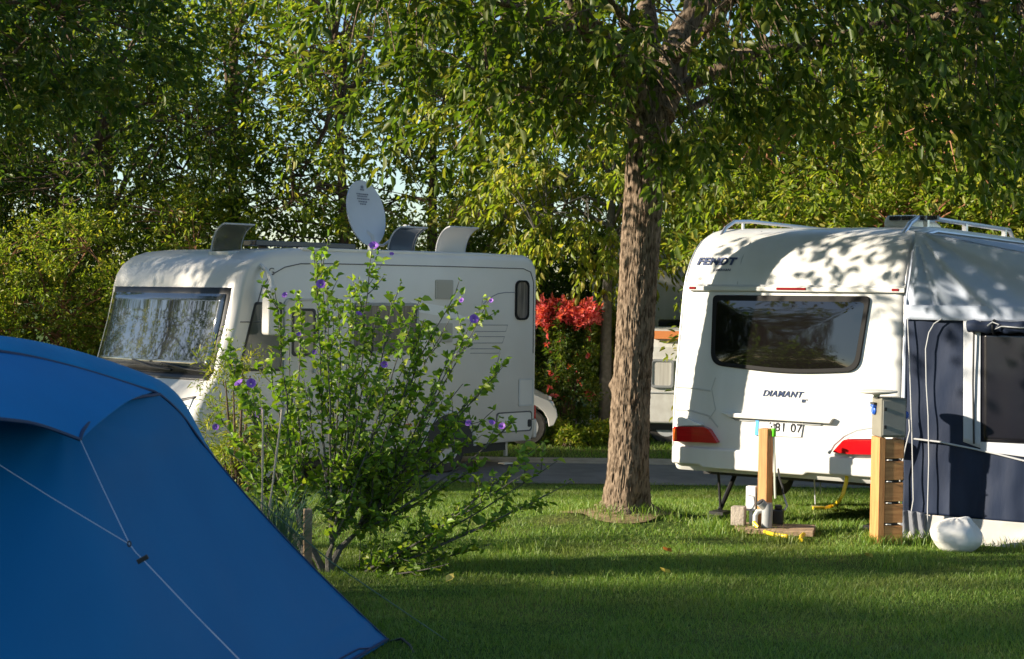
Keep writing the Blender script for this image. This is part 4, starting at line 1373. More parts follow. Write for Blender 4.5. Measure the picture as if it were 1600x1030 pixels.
def awning():
    root = empty('awning', CO, CANG, 'navy and grey fabric awning attached to the right side of the caravan', 'awning')
    X0 = CW + .015
    YB = .02

    def sl(u, v, y=YB):
        q = hit(cfr, u, v, 1, y); return q.x, q.z
    X1 = X0 + 2.9
    zt0 = 2.60; zt1 = 2.06      # roof line beside the caravan and at the outer edge

    def wr(x, z, k=1.0):
        v = Vector((x * 2.2 + 3, z * 1.1, 1.5))
        fold = .022 * noise.noise(v) + .010 * noise.noise(v * 3.1)
        return fold * k

    # grey upper gable with folds fanning from the top corner
    ze = sl(1500, 499)[1]

    def gable(s, q):
        x = X0 + (X1 - X0) * s
        ztop = zt0 + (zt1 - zt0) * (s ** 1.1) - .03 * math.sin(math.pi * s)
        xin = 0.07 * sstep(0, 1, q) * max(0, 1 - s * 6)
        z = ze + (ztop - ze) * q
        # radial wrinkles from the corner
        dx = x - X0 + .02; dz = zt0 - z + .02
        an = math.atan2(dz, dx); rr = math.hypot(dx, dz)
        w_ = .020 * math.sin(an * 17 + 1.7 * noise.noise(Vector((an * 4, rr * 1.5, 0)))) * math.exp(-((rr - .7) / .75) ** 2) * sstep(0, .25, rr)
        w_ += .012 * noise.noise(Vector((x * 3, z * 3, 4)))
        w_ += .03 * math.exp(-((an - .55) / .09) ** 2) * sstep(.1, .5, rr) - .03 * math.exp(-((an - .72) / .07) ** 2) * sstep(.1, .5, rr)
        return (x + xin - .0, YB + w_ - .02 * q, z)
    MB().grid(gable, 120, 50).build('gable_panel', M['canvasgrey'], root, smooth=True, fix=False, solid=.004)
    # valance band under the gable
    zb = sl(1500, 476)[1]
    MB().grid(lambda s, q: (X0 + (X1 - X0) * s, YB - .035 + .006 * math.sin(s * 40), ze - .01 + (zb - ze) * q), 60, 4).build('valance', M['canvasgrey'], root, smooth=True, fix=False, solid=.004)
    # roof sheet going forward
    def roof(s, q):
        x = X0 + (X1 - X0) * s
        z = zt0 + (zt1 - zt0) * (s ** 1.1) - .03 * math.sin(math.pi * s) + .012 * math.sin(q * 18) * s
        return (x, YB + 4.6 * q, z + .004)
    MB().grid(roof, 30, 30).build('roof_panel', M['canvasgrey'], root, smooth=True, fix=False, solid=.004)
    # piping rope where canvas meets the caravan rail
    b = MB(); b.tube([(X0 - .0, cy(z) + .0 if z > 2 else YB, z) for z in (.5, 1.0, 1.5, 2.0)] + [(X0 - .01, .13, 2.2), (X0 - .02, .24, 2.42), (X0 - .03, .44, 2.585)], .011, 6); b.build('keder_piping', M['canvasgrey'], root, smooth=True)
    # navy lower wall
    zs = sl(1500, 808)[1]

    def wall(s, q):
        x = X0 + (X1 - X0) * s
        z = zs + (ze - zs) * q
        w_ = wr(x, z, 1.0 + 1.0 * (1 - q))
        # sag folds running down to the right
        t = (x - X0) * .9 - (z - zs) * .75
        w_ += .012 * math.sin(t * 13 + 2 * noise.noise(Vector((x, z, 7)))) * (1 - q) * sstep(.2, .6, s)
        return (x, YB + w_ * .9, z)
    wl = MB().grid(wall, 130, 90).build('side_wall', M['navy'], root, smooth=True, fix=False, solid=.003)

    def onw(u, v, off=.012):
        x, z = sl(u, v); return Vector((x, YB - off, z))

    def wallpatch(name, m, c4, off, parent=root, nu=20, nv=20, wk=1.0):
        """patch with four pixel corners tl,tr,br,bl lying off the wall"""
        pts = [sl(u, v) for u, v in c4]

        def f(s, q):
            x = (pts[3][0] * (1 - s) + pts[2][0] * s) * (1 - q) + (pts[0][0] * (1 - s) + pts[1][0] * s) * q
            z = (pts[3][1] * (1 - s) + pts[2][1] * s) * (1 - q) + (pts[0][1] * (1 - s) + pts[1][1] * s) * q
            return (x, YB - off + wr(x, z, 1.0) * .5 * wk, z)
        return MB().grid(f, nu, nv).build(name, m, parent, smooth=True, fix=False, solid=.003)
    # grey band right of the pole and below the window; window film
    wallpatch('window_surround', M['greycloth'], [(1507, 500), (1534, 500), (1534, 700), (1507, 690)], .035)
    wallpatch('window_sill_band', M['greycloth'], [(1534, 690), (1790, 702), (1790, 740), (1534, 704)], .035)
    wf = wallpatch('window_film', M['mesh'], [(1536, 518), (1790, 524), (1790, 702), (1536, 690)], .033, nu=30)
    b = MB(); b.tube([onw(1525, 505, .055), onw(1523, 600, .05), onw(1524, 693, .045)], .008, 6); b.build('zip', M['black'], root, smooth=True)
    # rolled blind
    a = onw(1516, 510, .07); c = onw(1790, 516, .07)
    N = 26
    b = MB(); b.tube([a.lerp(c, k / N) + Vector((0, 0, .006 * math.sin(k * 1.7))) for k in range(N + 1)], [.048 + .006 * math.sin(k * 2.3) for k in range(N + 1)], 12); rb = b.build('rolled_blind', M['navy'], root, smooth=True)
    for u in (1557, 1700):
        p = onw(u, 511, .07)
        b = MB(); b.tube([p + Vector((0, .056 * math.cos(R(k * 30)), .058 * math.sin(R(k * 30)))) for k in range(13)], .009, 6); b.build('blind_strap', M['black'], rb, smooth=True)
    p = [onw(1550, 509, .135), onw(1558, 503, .14), onw(1568, 507, .14), onw(1562, 514, .14), onw(1572, 510, .135), onw(1600, 512, .13), onw(1640, 511, .12)]
    b = MB(); b.tube(p, .006, 6); b.build('tie_cord', M['cord'], rb, smooth=True)
    # pale piping lines
    b = MB(); b.tube([onw(u, v, .045) for u, v in ((1474, 498), (1462, 506), (1454, 520), (1449, 545), (1450, 600), (1453, 650), (1454, 720), (1452, 795), (1452, 838))], .0055, 6); b.build('piping', M['cord'], root, smooth=True)
    b = MB(); b.tube([onw(u, v, .04) for u, v in ((1428, 685), (1470, 690), (1520, 700), (1560, 709), (1600, 719), (1690, 742))], .008, 6); b.build('piping', M['cord'], root, smooth=True)
    b = MB(); b.tube([onw(u, v, .05) for u, v in ((1421, 497), (1424, 560), (1428, 680), (1430, 780), (1426, 805), (1410, 832))], .0055, 6); b.build('hanging_cord', M['cord'], root, smooth=True)
    b = MB(); b.tube([onw(u, v, .06) for u, v in ((1424, 655), (1425, 672), (1418, 700), (1410, 740), (1409, 790))], .006, 6); b.build('hanging_cord', M['cord'], root, smooth=True)
    # skirt at the ground
    def skirt(s, q):
        x = X0 - .05 + (X1 - X0 + .05) * s
        z = .0 + (zs + .0) * q
        w_ = .02 * noise.noise(Vector((x * 4, z * 2, 9))) - (.07 * (1 - q) ** 2)
        return (x, YB - .028 + w_, z)
    MB().grid(skirt, 90, 14).build('ground_skirt', M['skirtcloth'], root, smooth=True, fix=False, solid=.003)
    # gathered darker corner flap beside the caravan
    pts = [sl(u, v) for u, v in ((1412, 795), (1448, 800), (1450, 850), (1408, 850))]

    def flap(s, q):
        x = (pts[3][0] * (1 - s) + pts[2][0] * s) * (1 - q) + (pts[0][0] * (1 - s) + pts[1][0] * s) * q
        z = (pts[3][1] * (1 - s) + pts[2][1] * s) * (1 - q) + (pts[0][1] * (1 - s) + pts[1][1] * s) * q
        return (x, YB - .07 + .015 * math.sin(s * 17 + q * 3), z)
    MB().grid(flap, 24, 14).build('corner_flap', M['flapcloth'], root, smooth=True, fix=False, solid=.003)
    pts2 = [sl(u, v) for u, v in ((1449, 806), (1455, 806), (1448, 850), (1436, 850))]
    # poles inside and far walls
    b = MB(); b.tube([(X1, YB, 0), (X1, YB, zt1)], .014, 8); b.tube([(X1, YB + 4.6, 0), (X1, YB + 4.6, zt1)], .014, 8); b.build('pole', M['alu'], root, smooth=True)
    MB().grid(lambda s, q: (X1, YB + 4.6 * s, .0 + zt1 * q), 20, 10).build('front_wall', M['navy'], root, smooth=True, fix=False, solid=.003)
    MB().grid(lambda s, q: (X0 + (X1 - X0) * s, YB + 4.6, (zt0 + (zt1 - zt0) * (s ** 1.1) - .03 * math.sin(math.pi * s)) * q), 20, 10).build('end_wall', M['navy'], root, smooth=True, fix=False, solid=.003)


awning()

# white sack
c = P(1494, 826, 12.95)
b = MB()


def sackf(s, q):
    an = s * 2 * math.pi; th = math.pi * q
    v = Vector((math.cos(an) * math.sin(th), math.sin(an) * math.sin(th), math.cos(th)))
    n_ = noise.noise(v * 1.2 + Vector((3, 1, 2))) * .12 + noise.noise(v * 4) * .012 + .05 * math.sin(an * 11 + 2.5 * noise.noise(v * 2)) * math.exp(-((v - Vector((.35, -.2, .9)).normalized()).length / .65) ** 2) + .02 * noise.noise(v * 7)
    k = 1 + n_
    z = v.z * .145 * k
    if z < -.115: z = -.115 - (abs(z) - .115) * .15
    p = Vector((v.x * .200 * k, v.y * .17 * k, z))
    kn = math.exp(-((v - Vector((.35, -.2, .9)).normalized()).length / .28) ** 2)
    p += Vector((.015, 0, .030)) * kn
    return p


b.grid(sackf, 64, 40)
o = b.build('sack', M['sack'], None, smooth=True, loc=(c.x, c.y, .118))
tag(o, 'knotted white plastic sack lying against the awning skirt', 'sack')

M['boxdoor'] = mat('grey_box_door', (0.24, 0.24, 0.22), 0.5, var=(0.20, 0.20, 0.18), vscale=7)
# ------------------------------------------------------------------ power pedestal
pp = P(1384, 848, 13.3)
pr = empty('power_pedestal', (pp.x, pp.y, 0), R(6), 'pine slatted power pedestal with grey socket box in front of the awning', 'power pedestal')
# local: +x face shows to the right, -x/-y faces the camera. half size .1
hs = .104
wt = .875
b = MB(); b.box(-hs, -hs + .05, -hs, hs - .001, 0, wt)
b.box(-hs + .0, -hs + .05, -hs - .004, -hs - .0005, 0, wt)
b.build('front_board', M['wood'], pr, bevel=.004)
MB().box(-hs + .052, hs - .03, -hs + .04, hs - .03, 0, wt - .03).build('gap_shade_fill', M['black'], pr)  # black filler, shade of the slat gaps put into its colour
for k in range(5):
    z0_ = .0 + k * (wt / 5) + .006; z1_ = (k + 1) * (wt / 5) - .016
    MB().box(-hs + .052, hs, -hs, -hs + .035, z0_, z1_).build('slat', M['woodslat'], pr, bevel=.005)
    MB().box(hs - .030, hs + .001, -hs + .036, hs, z0_, z1_).build('slat', M['woodslat'], pr, bevel=.005)
    if k:
        b = MB(); b.tube([(-.045, -hs + .01, z0_ - .014), (-.03, -hs - .012, z0_ - .010), (.0, -hs - .016, z0_ - .012)], .0055, 6); b.build('clip', M['alu'], pr, smooth=True)
bx = MB(); bx.box(-.10, .115, -.115, .115, wt + .003, wt + .325)
bxo = bx.build('socket_box', M['pebox'], pr, bevel=.012, bseg=3)
MB().box(-.085, .105, -.124, -.114, wt + .02, wt + .305).build('box_door', M['boxdoor'], bxo, bevel=.004)
for z in (.09, .235):
    MB().box(-.078, -.055, -.132, -.123, wt + z - .014, wt + z + .014).build('hinge', M['black'], bxo, bevel=.003)
rotm = Matrix.Translation((-.101, .03, wt + .215)) @ Matrix.Rotation(-math.pi / 2, 4, 'Y')
b = MB(); b.lathe([(.038, 0), (.038, .012), (.030, .02), (.028, .026)], 24, rotm); b.box(-.132, -.10, -.01, .07, wt + .24, wt + .262)
sk = b.build('socket', M['bluep'], bxo, bevel=.004)
b = MB(); b.box(-.128, -.10, -.018, .078, wt + .264, wt + .28); b.build('socket_lid', M['black'], sk)
rotm = Matrix.Translation((.116, .0, wt + .18)) @ Matrix.Rotation(math.pi / 2, 4, 'Y')
b = MB(); b.lathe([(.036, 0), (.036, .03), (.026, .05)], 24, rotm); b.build('socket', M['bluep'], bxo, smooth=True)
b = MB(); b.lathe([(.02, wt + .325), (.03, wt + .345), (.10, wt + .352), (.165, wt + .365), (.170, wt + .374), (.16, wt + .380), (.02, wt + .372)], 40, Matrix.Translation((-.10, .0, 0)))
b.build('lamp_cap', M['offwhite'], pr, smooth=True)

# ------------------------------------------------------------------ water tap post and its clutter
D = 13.85
g = P(1195, 822, D)
z_ = 0.0
tp = empty('tap_post', (g.x, g.y, zg(g.x, g.y)), R(50), 'pine water tap post with a green hose connector behind the number plate', 'tap post')
b = MB(); b.box(-.055, .045, -.045, .045, .0, .885); b.build('post', M['wood'], tp, bevel=.005)
q = P(1209, 676, D - .05)
ql = Matrix.Rotation(R(-50), 3, 'Z') @ (q - Vector(tp.location))
b = MB(); b.lathe([(.016, -.035), (.02, -.03), (.02, .03), (.014, .036)], 16, Matrix.Translation(ql)); b.build('hose_connector', M['green'], tp, smooth=True)
b = MB(); b.tube([ql + Vector((-.03, .0, .075)), ql + Vector((0, 0, .07)), ql + Vector((0, 0, .03))], .013, 8); b.build('tap', M['lightgrey'], tp, smooth=True)
b = MB(); b.tube([ql + Vector((0, 0, -.03)), ql + Vector((.005, -.01, -.25)), ql + Vector((.0, -.02, -.45)), ql + Vector((.01, -.02, -.56))], .010, 8); b.build('hose', M['palehose'], tp, smooth=True)


def obj1(name, label, cat, b, m, d=None, smooth=False, bevel=.006, group=None):
    o = b.build(name, m, None, smooth=smooth, bevel=bevel)
    return tag(o, label, cat, group)


def wbox(c, sx, sy, sz, rz=0, base=True):
    mt = Matrix.Translation(c) @ Matrix.Rotation(rz, 4, 'Z')
    b = MB(); b.box(-sx / 2, sx / 2, -sy / 2, sy / 2, 0, sz, mt); return b


a = P(1206, 826, D - .12)
b = MB()
for k in range(3):
    mt = Matrix.Translation((a.x + .03, a.y + .02 + (k - 1) * .13, zg(a.x, a.y))) @ Matrix.Rotation(R(-14 + k * 3), 4, 'Z')
    b.box(-.32, .30 + .03 * k, -.055, .055, .012 + .0, .058 + .003 * k, mt)
obj1('wooden_pallet', 'low weathered board platform under the pipes at the tap post', 'pallet', b, M['oldwood'])
PZ = .063
a = P(1154, 812, D - .05)
obj1('concrete_block', 'small beige concrete block left of the white box', 'concrete block', wbox((a.x, a.y, PZ - .0), .115, .10, .16, R(-20)), M['concrete'])
a = P(1174, 800, D + .03)
o = wbox((a.x, a.y, PZ + .115), .085, .07, .21, R(-22)); o.box(-.0, .0, 0, 0, 0, 0) if False else None
m_ = Matrix.Translation((a.x, a.y, PZ)) @ Matrix.Rotation(R(-22), 4, 'Z')
o.box(-.015, .015, -.02, .02, 0, .116, m_)
o = o.build('cover_box', M['plate'], None, bevel=.006)
tag(o, 'white plastic cover box beside the tap post, above the block', 'cover box')
ln = MB(); q = Vector((a.x, a.y, PZ + .16)) + Matrix.Rotation(R(-22), 3, 'Z') @ Vector((.0, -.0365, 0))
qq = [q + Matrix.Rotation(R(-22), 3, 'Z') @ Vector((x, 0, z)) for x, z in ((-.02, .09), (.025, .08), (.035, .02), (.015, -.02), (.0, -.04))]
ln.tube(qq, .004, 6); ln = ln.build('thin_cable', M['greyplastic'], None, smooth=True)
ln.parent = o
a = P(1180, 812, D - .10)
b = MB(); b.tube([(a.x, a.y, PZ), (a.x, a.y, PZ + .09), (a.x + .02, a.y, PZ + .125), (a.x + .06, a.y, PZ + .13), (a.x + .075, a.y + .02, PZ + .10), (a.x + .075, a.y + .02, PZ)], .022, 14)
obj1('bent_pipe', 'pale grey bent pipe left of the upright grey pipe', 'pipe', b, M['lightgrey'], smooth=True, bevel=0)
a = P(1199, 812, D - .16)
b = MB(); b.tube([(a.x - .005, a.y, PZ), (a.x, a.y, PZ + .17), (a.x - .005, a.y, PZ + .20)], [.045, .047, .043], 20); b.tube([(a.x, a.y, PZ + .15), (a.x - .06, a.y - .01, PZ + .21)], [.035, .04], 16)
o = b.build('drain_pipe', M['greydrain'] if 'greydrain' in M else M['greyplastic'], None, smooth=True)
tag(o, 'thick grey drain pipe with a side branch in front of the tap post', 'pipe')
b = MB(); b.tube([(a.x - .061, a.y - .0105, PZ + .211), (a.x - .068, a.y - .012, PZ + .221)], [.036, .033], 16); b2 = b.build('pipe_cap', M['black'], o, smooth=True)
a = P(1216, 806, D + .05)
b = wbox((a.x, a.y, PZ - .003), .09, .09, .13, R(-15)); b.box(-.03, .03, -.03, .03, .125, .165, Matrix.Translation((a.x, a.y, PZ)))
obj1('black_canister', 'black canister just right of the grey drain pipe', 'canister', b, M['black'], bevel=.012)
# cables and hoses
b = MB(); b.tube([P(u, v, d) for u, v, d in ((1216, 733, 14.1), (1218, 748, 14.0), (1223, 762, 13.95), (1224, 772, 13.9))], .009, 8)
obj1('black_cable', 'black cable dropping from the caravan floor beside the tap post', 'cable', b, M['black'], smooth=True, bevel=0)
b = MB(); b.tube([P(u, v, d) for u, v, d in ((1224, 772, 13.9), (1227, 782, 13.9), (1230, 790, 13.88), (1226, 797, 13.85))], .009, 8)
obj1('white_plug_lead', 'short white lead hanging at the end of the black cable', 'cable', b, M['cord'], smooth=True, bevel=0)


def ground_path(px, r, lift=0.0):
    out = []
    for u, v in px:
        rr_ = ray(u, v)
        d = 14.0
        for _ in range(8):
            x = rr_.x / rr_.y * d
            d = -(CAMZ - (zg(x, d) + r + lift)) / (rr_.z / rr_.y)
        out.append(Vector((rr_.x / rr_.y * d, d, zg(rr_.x / rr_.y * d, d) + r + lift)))
    return out


b = MB(); q = P(1180, 818, D - .2)
gp = ground_path([(1188, 826), (1197, 832), (1212, 836), (1230, 838)], .017, .022)
b.tube([P(1178, 816, D - .18), P(1182, 822, D - .22)] + gp, .017, 10)
obj1('yellow_hose', 'yellow hose curving over the grass in front of the board platform', 'hose', b, M['yellow'], smooth=True, bevel=0)
b = MB(); gp = ground_path([(1251, 844), (1252, 838), (1256, 835)], .017, .022)
b.tube(gp, .018, 10)
obj1('yellow_hose', 'short yellow hose stub lying right of the curved yellow hose', 'hose', b, M['yellow'], smooth=True, bevel=0)
b = MB(); gp = ground_path([(1303, 790), (1286, 794), (1270, 794)], .014, .02)
b.tube([P(1324, 738, 14.0), P(1322, 755, 13.95), P(1317, 772, 13.9), P(1311, 783, 13.88)] + gp, .017, 10)
obj1('yellow_hose', 'yellow hose hanging from under the caravan floor near its wheel', 'hose', b, M['yellow'], smooth=True, bevel=0)
b = MB(); gp = ground_path([(1268, 792), (1290, 793), (1320, 790)], .01)
b.tube(gp, .013, 8)
obj1('wooden_stick', 'thin pale stick lying in the grass below the caravan lamp', 'stick', b, M['oldwood'], smooth=True, bevel=0)

# ------------------------------------------------------------------ caravan trailer, white cabin, pole and car in the far background
def far_trailer():
    d = 25.0
    g = P(985, 690, d)
    zgd = zg(g.x, d)
    root = empty('trailer_caravan', (g.x, d, zgd), R(-6), 'low white folding caravan with an orange roof band partly behind the big trunk', 'caravan')
    Wd, H, Z0 = 2.2, 1.75, .32
    prof = [(0, Z0), (0, .9), (.03, 1.5), (.08, H - .06), (.14, H), (2.0, H + .03), (2.06, H - .05), (2.1, Z0)]
    b = MB(); b.prism(prof, lambda a, z, t: (t, a, z), 0, Wd); b.build('body', M['offwhite'], root, bevel=.04, bseg=3)

    def lx(u, v):
        fr = Matrix.Translation((g.x, d, zgd)) @ Matrix.Rotation(R(-6), 4, 'Z')
        q = hit(fr, u, v, 1, -.0); return q.x, q.z
    (x0, z1), (x1, z0_) = lx(1016, 561), lx(1050, 606)
    wpn = rrect(x0, x1 + .02, z0_, z1, .04)
    f = lambda a, z, t: (a, .045 - t, z)
    wf = MB().prism(wpn, f, .04, .065).build('window', M['curtainw'], root)
    ring(wpn, f, .035, .05, .075).build('window_frame', M['greyplastic'], wf)
    (a0, b1), (a1, b0) = lx(1019, 517), lx(1062, 530)
    MB().prism(rrect(a0, a1 + .6, b0, b1, .02), f, -.02, .056).build('roof_band', M['orangeband'], root)
    z0b = lx(1020, 612)[1]
    MB().box(.02, Wd - .02, -.012, .02, z0b - .02, z0b).build('body_moulding', M['lightgrey'], root)
    for xx in (.55, 1.7):
        wheel(root, xx, .2, .29, .29, .16)
    MB().box(.1, Wd - .1, .1, 2.0, .22, .35).build('chassis', M['black'], root)


M['curtainw'] = mat('pale_curtain', (0.62, 0.60, 0.55), 0.6, var=(0.48, 0.45, 0.40), vscale=4, stretch=(10, 10, .5), coat=.5)
M['orangeband'] = mat('orange_band', (0.75, 0.26, 0.08), 0.6)
far_trailer()


def far_cabin():
    a = P(960, 480, 30.5); b_ = P(1075, 480, 30.5)
    z0_ = zg(a.x, 30.5)
    root = empty('white_cabin', (a.x, 30.5, z0_), R(0), 'bright white cabin wall glimpsed through leaves between trunk and caravan', 'cabin')
    W_ = b_.x - a.x + 1.2; H = P(1000, 378, 30.5).z - z0_
    MB().box(0, W_, 0, 2.6, 0, H).build('wall', M['white'], root, bevel=.02)
    b = MB(); b.prism([(-.15, H), (W_ + .15, H), (W_ + .15, H + .06), (-.15, H + .06)], lambda x, z, t: (x, t, z), -.15, 2.75); b.build('roof', M['lightgrey'], root)
    w1 = MB().box(W_ * .3, W_ * .3 + .8, -.03, .01, 1.1, 1.9).build('window', M['glass'], root)
    ring(rrect(W_ * .3, W_ * .3 + .8, 1.1, 1.9, .02), lambda x, z, t: (x, -t, z), .05, .0, .045).build('window_frame', M['offwhite'], w1)
    MB().box(W_ * .3 + 1.2, W_ * .3 + 2.0, -.03, .01, .1, 2.0).build('door', M['lightgrey'], root)


far_cabin()
g = P(926, 640, 27.5); t = P(926, 438, 27.5)
b = MB(); b.tube([(g.x, 27.5, zg(0, 27.5)), (g.x, 27.5, t.z)], [.045, .035], 12); b.lathe([(.05, t.z), (.06, t.z + .04), (.02, t.z + .08)], 16, Matrix.Translation((g.x, 27.5, 0)))
obj1('pole', 'slim pale pole standing behind the red flowering shrub', 'pole', b, M['lightgrey'], smooth=True, bevel=0)


def far_car():
    d = 25.2
    xr = P(869, 640, d).x
    z0_ = zg(0, d)
    root = empty('parked_car', (xr, d, z0_), math.pi, 'white car whose front wing shows behind the motorhome rear corner', 'car')
    # local x from the nose backwards (pointing left in the picture), y across away
    prof = [(0.06, .32), (.0, .45), (.02, .56), (.12, .68), (.35, .78), (.95, .90), (1.35, .98), (1.75, 1.25), (2.1, 1.42), (2.7, 1.47), (3.4, 1.42), (3.85, 1.15), (3.95, .85), (3.95, .35), (3.8, .28), (3.4, .28)]
    for a0 in (3.12,):
        prof += [(a0 + .34 * math.cos(R(k)), .30 + .34 * math.sin(R(k))) for k in range(0, 181, 20)]
    prof += [(2.4, .25), (1.2, .25)]
    prof += [(.46 + .33 * math.cos(R(k)), .30 + .34 * math.sin(R(k))) for k in range(0, 181, 20)]
    MB().prism(prof, lambda a, z, t: (a, t, z), -.85, .85).build('body', M['mhwhite'], root, bevel=.03, bseg=3)
    for s in (-1, 1):
        p = rpoly([(1.45, .96), (2.0, 1.34), (2.3, 1.38), (3.2, 1.34), (3.6, 1.0)], .06)
        MB().prism(p, lambda a, z, t: (a, s * (.845 + t), z), .0, .012).build('side_window', M['glass'], root)
        for wx in (.46, 3.12): wheel(root, wx, s * .74, .29, .29, .2)
        MB().box(.06, .32, s * .62 - .16, s * .62 + .16, .55, .68).build('headlight', M['clear'], root, bevel=.03)
    p = [(1.38, 1.0), (1.76, 1.265), (1.77, 1.28), (1.36, 1.01)]
    MB().prism([(1.30, 1.0), (1.72, 1.27), (1.74, 1.24), (1.34, .98)], lambda a, z, t: (a, t, z), -.68, .68).build('windscreen', M['glass'], root)


far_car()


# ------------------------------------------------------------------ planting
def leafy_blob(name, label, cat, seed, base, n, rx, ry, rz, zc, per, lsize, m, length=.3, stems=10, twm='twig', hang=.2, thr=-.1, lw=.42, group=None):
    rnd = random.Random(seed); r = np.random.default_rng(seed)
    pts = crown_points(seed, n, rx, ry, rz, zc, thr, ns=2.5, inner=.2)
    pts = pts[pts[:, 2] > .05]
    root = empty(name, base, 0, label, cat, group)
    b = MB()
    for k in range(stems):
        e = Vector(pts[rnd.randrange(len(pts))])
        b.tube([(rnd.uniform(-.08, .08), rnd.uniform(-.08, .08), -.05), (e.x * .45, e.y * .45, e.z * .5), e], [.02, .013, .005], 6, cap=False)
    b.build('stems', M[twm], root, smooth=True, fix=False)
    Dd = unit(pts - np.array([0, 0, zc * .3])); Dd = unit(Dd + r.normal(size=Dd.shape) * .4)
    V, F = sprays(r, pts, Dd, per, length, lsize, lw=lw, hang=hang)
    np_mesh('crown', V, F, m, root)
    return root, pts


D = 26.3
g = P(886, 640, D)
red, pts = leafy_blob('flowering_shrub', 'green shrub with red flowers and coral red top right of the motorhome', 'shrub', 31, (g.x, D, zg(0, D)), 420, .44, .5, 1.05, 1.02, 16, .075, M['leafdark'], length=.22, stems=10)
r_ = np.random.default_rng(5)
zt = P(886, 498, D).z - zg(0, D)
tp_ = np.array([(r_.uniform(-.44, .44), r_.uniform(-.35, .3), zt + r_.normal() * .08) for _ in range(210)])
Dd = unit(r_.normal(size=tp_.shape) * .5 + np.array([0, 0, .9]))
V, F = sprays(r_, tp_, Dd, 12, .2, .085, lw=.6, hang=-.2)
np_mesh('red_top', V, F, M['leafred'], red)
sel = np.array([pts[i] for i in r_.choice(len(pts), 34) if pts[i][1] < .1 and pts[i][2] > .5])
V, F = sprays(r_, sel + np.array([0, -.12, 0]), unit(r_.normal(size=sel.shape) + np.array([0, -1, 0])), 7, .06, .07, lw=.8, hang=0)
np_mesh('red_flowers', V, F, M['leafred'], red)
g = P(950, 640, 27.0)
leafy_blob('conifer_shrub', 'narrow upright light green shrub left of the big trunk', 'shrub', 33, (g.x, 27.0, zg(0, 27)), 520, .30, .35, 1.15, 1.15, 18, .07, M['leafbg'], length=.2)
g = P(715, 350, 27.6)
leafy_blob('pink_flowering_shrub', 'dark shrub with pink blossom above the rear roof hatch', 'shrub', 35, (g.x + .1, 27.7, zg(0, 27)), 500, .55, .6, 1.6, 1.65, 16, .09, M['leafdark'], length=.25)
c_ = P(726, 331, 27.1)
r_ = np.random.default_rng(8)
pk = np.array([c_ + Vector((r_.normal() * .12, r_.normal() * .06, r_.normal() * .05)) for _ in range(16)])
V, F = sprays(r_, pk, unit(r_.normal(size=pk.shape)), 8, .06, .06, lw=.8, hang=0)
blo = np_mesh('blossom', V, F, M['leafpink'] if 'leafpink' in M else M['pink'], None)
par = [o for o in bpy.data.objects if o.name.startswith('pink_flowering_shrub')][0]
blo.parent = par; blo.location = -Vector(par.location)
# low bed plants on the verge beyond the road
spots = [(885, 680, .2, .22), (905, 683, .22, .2), (925, 686, .25, .2), (942, 678, .16, .3), (865, 678, .25, .3), (958, 690, .2, .14), (1036, 690, .15, .15)]
wds = ['low leafy plant on the verge nearest the motorhome rear', 'low purple tipped plant on the verge, second from the motorhome', 'low spreading plant in the middle of the verge', 'taller pointed plant on the verge close to the trunk',
       'leafy plant hiding the foot of the white car', 'yellow green plant at the left edge of the trunk', 'low plant under the folding caravan']
for i, (u, v, rr_, hh) in enumerate(spots):
    g = P(u, v, 25.0)
    d = 24.2 + .2 * i
    x = (u - 800) / FPX * d
    leafy_blob('bedding_plant', wds[i], 'plant', 60 + i, (x, d, zg(x, d)), 60, rr_, rr_, hh * .6, hh * .5, 14, .06, M['leafpale'] if i == 5 else M['leafbg'], length=.12, stems=5, group='low plants on the verge')


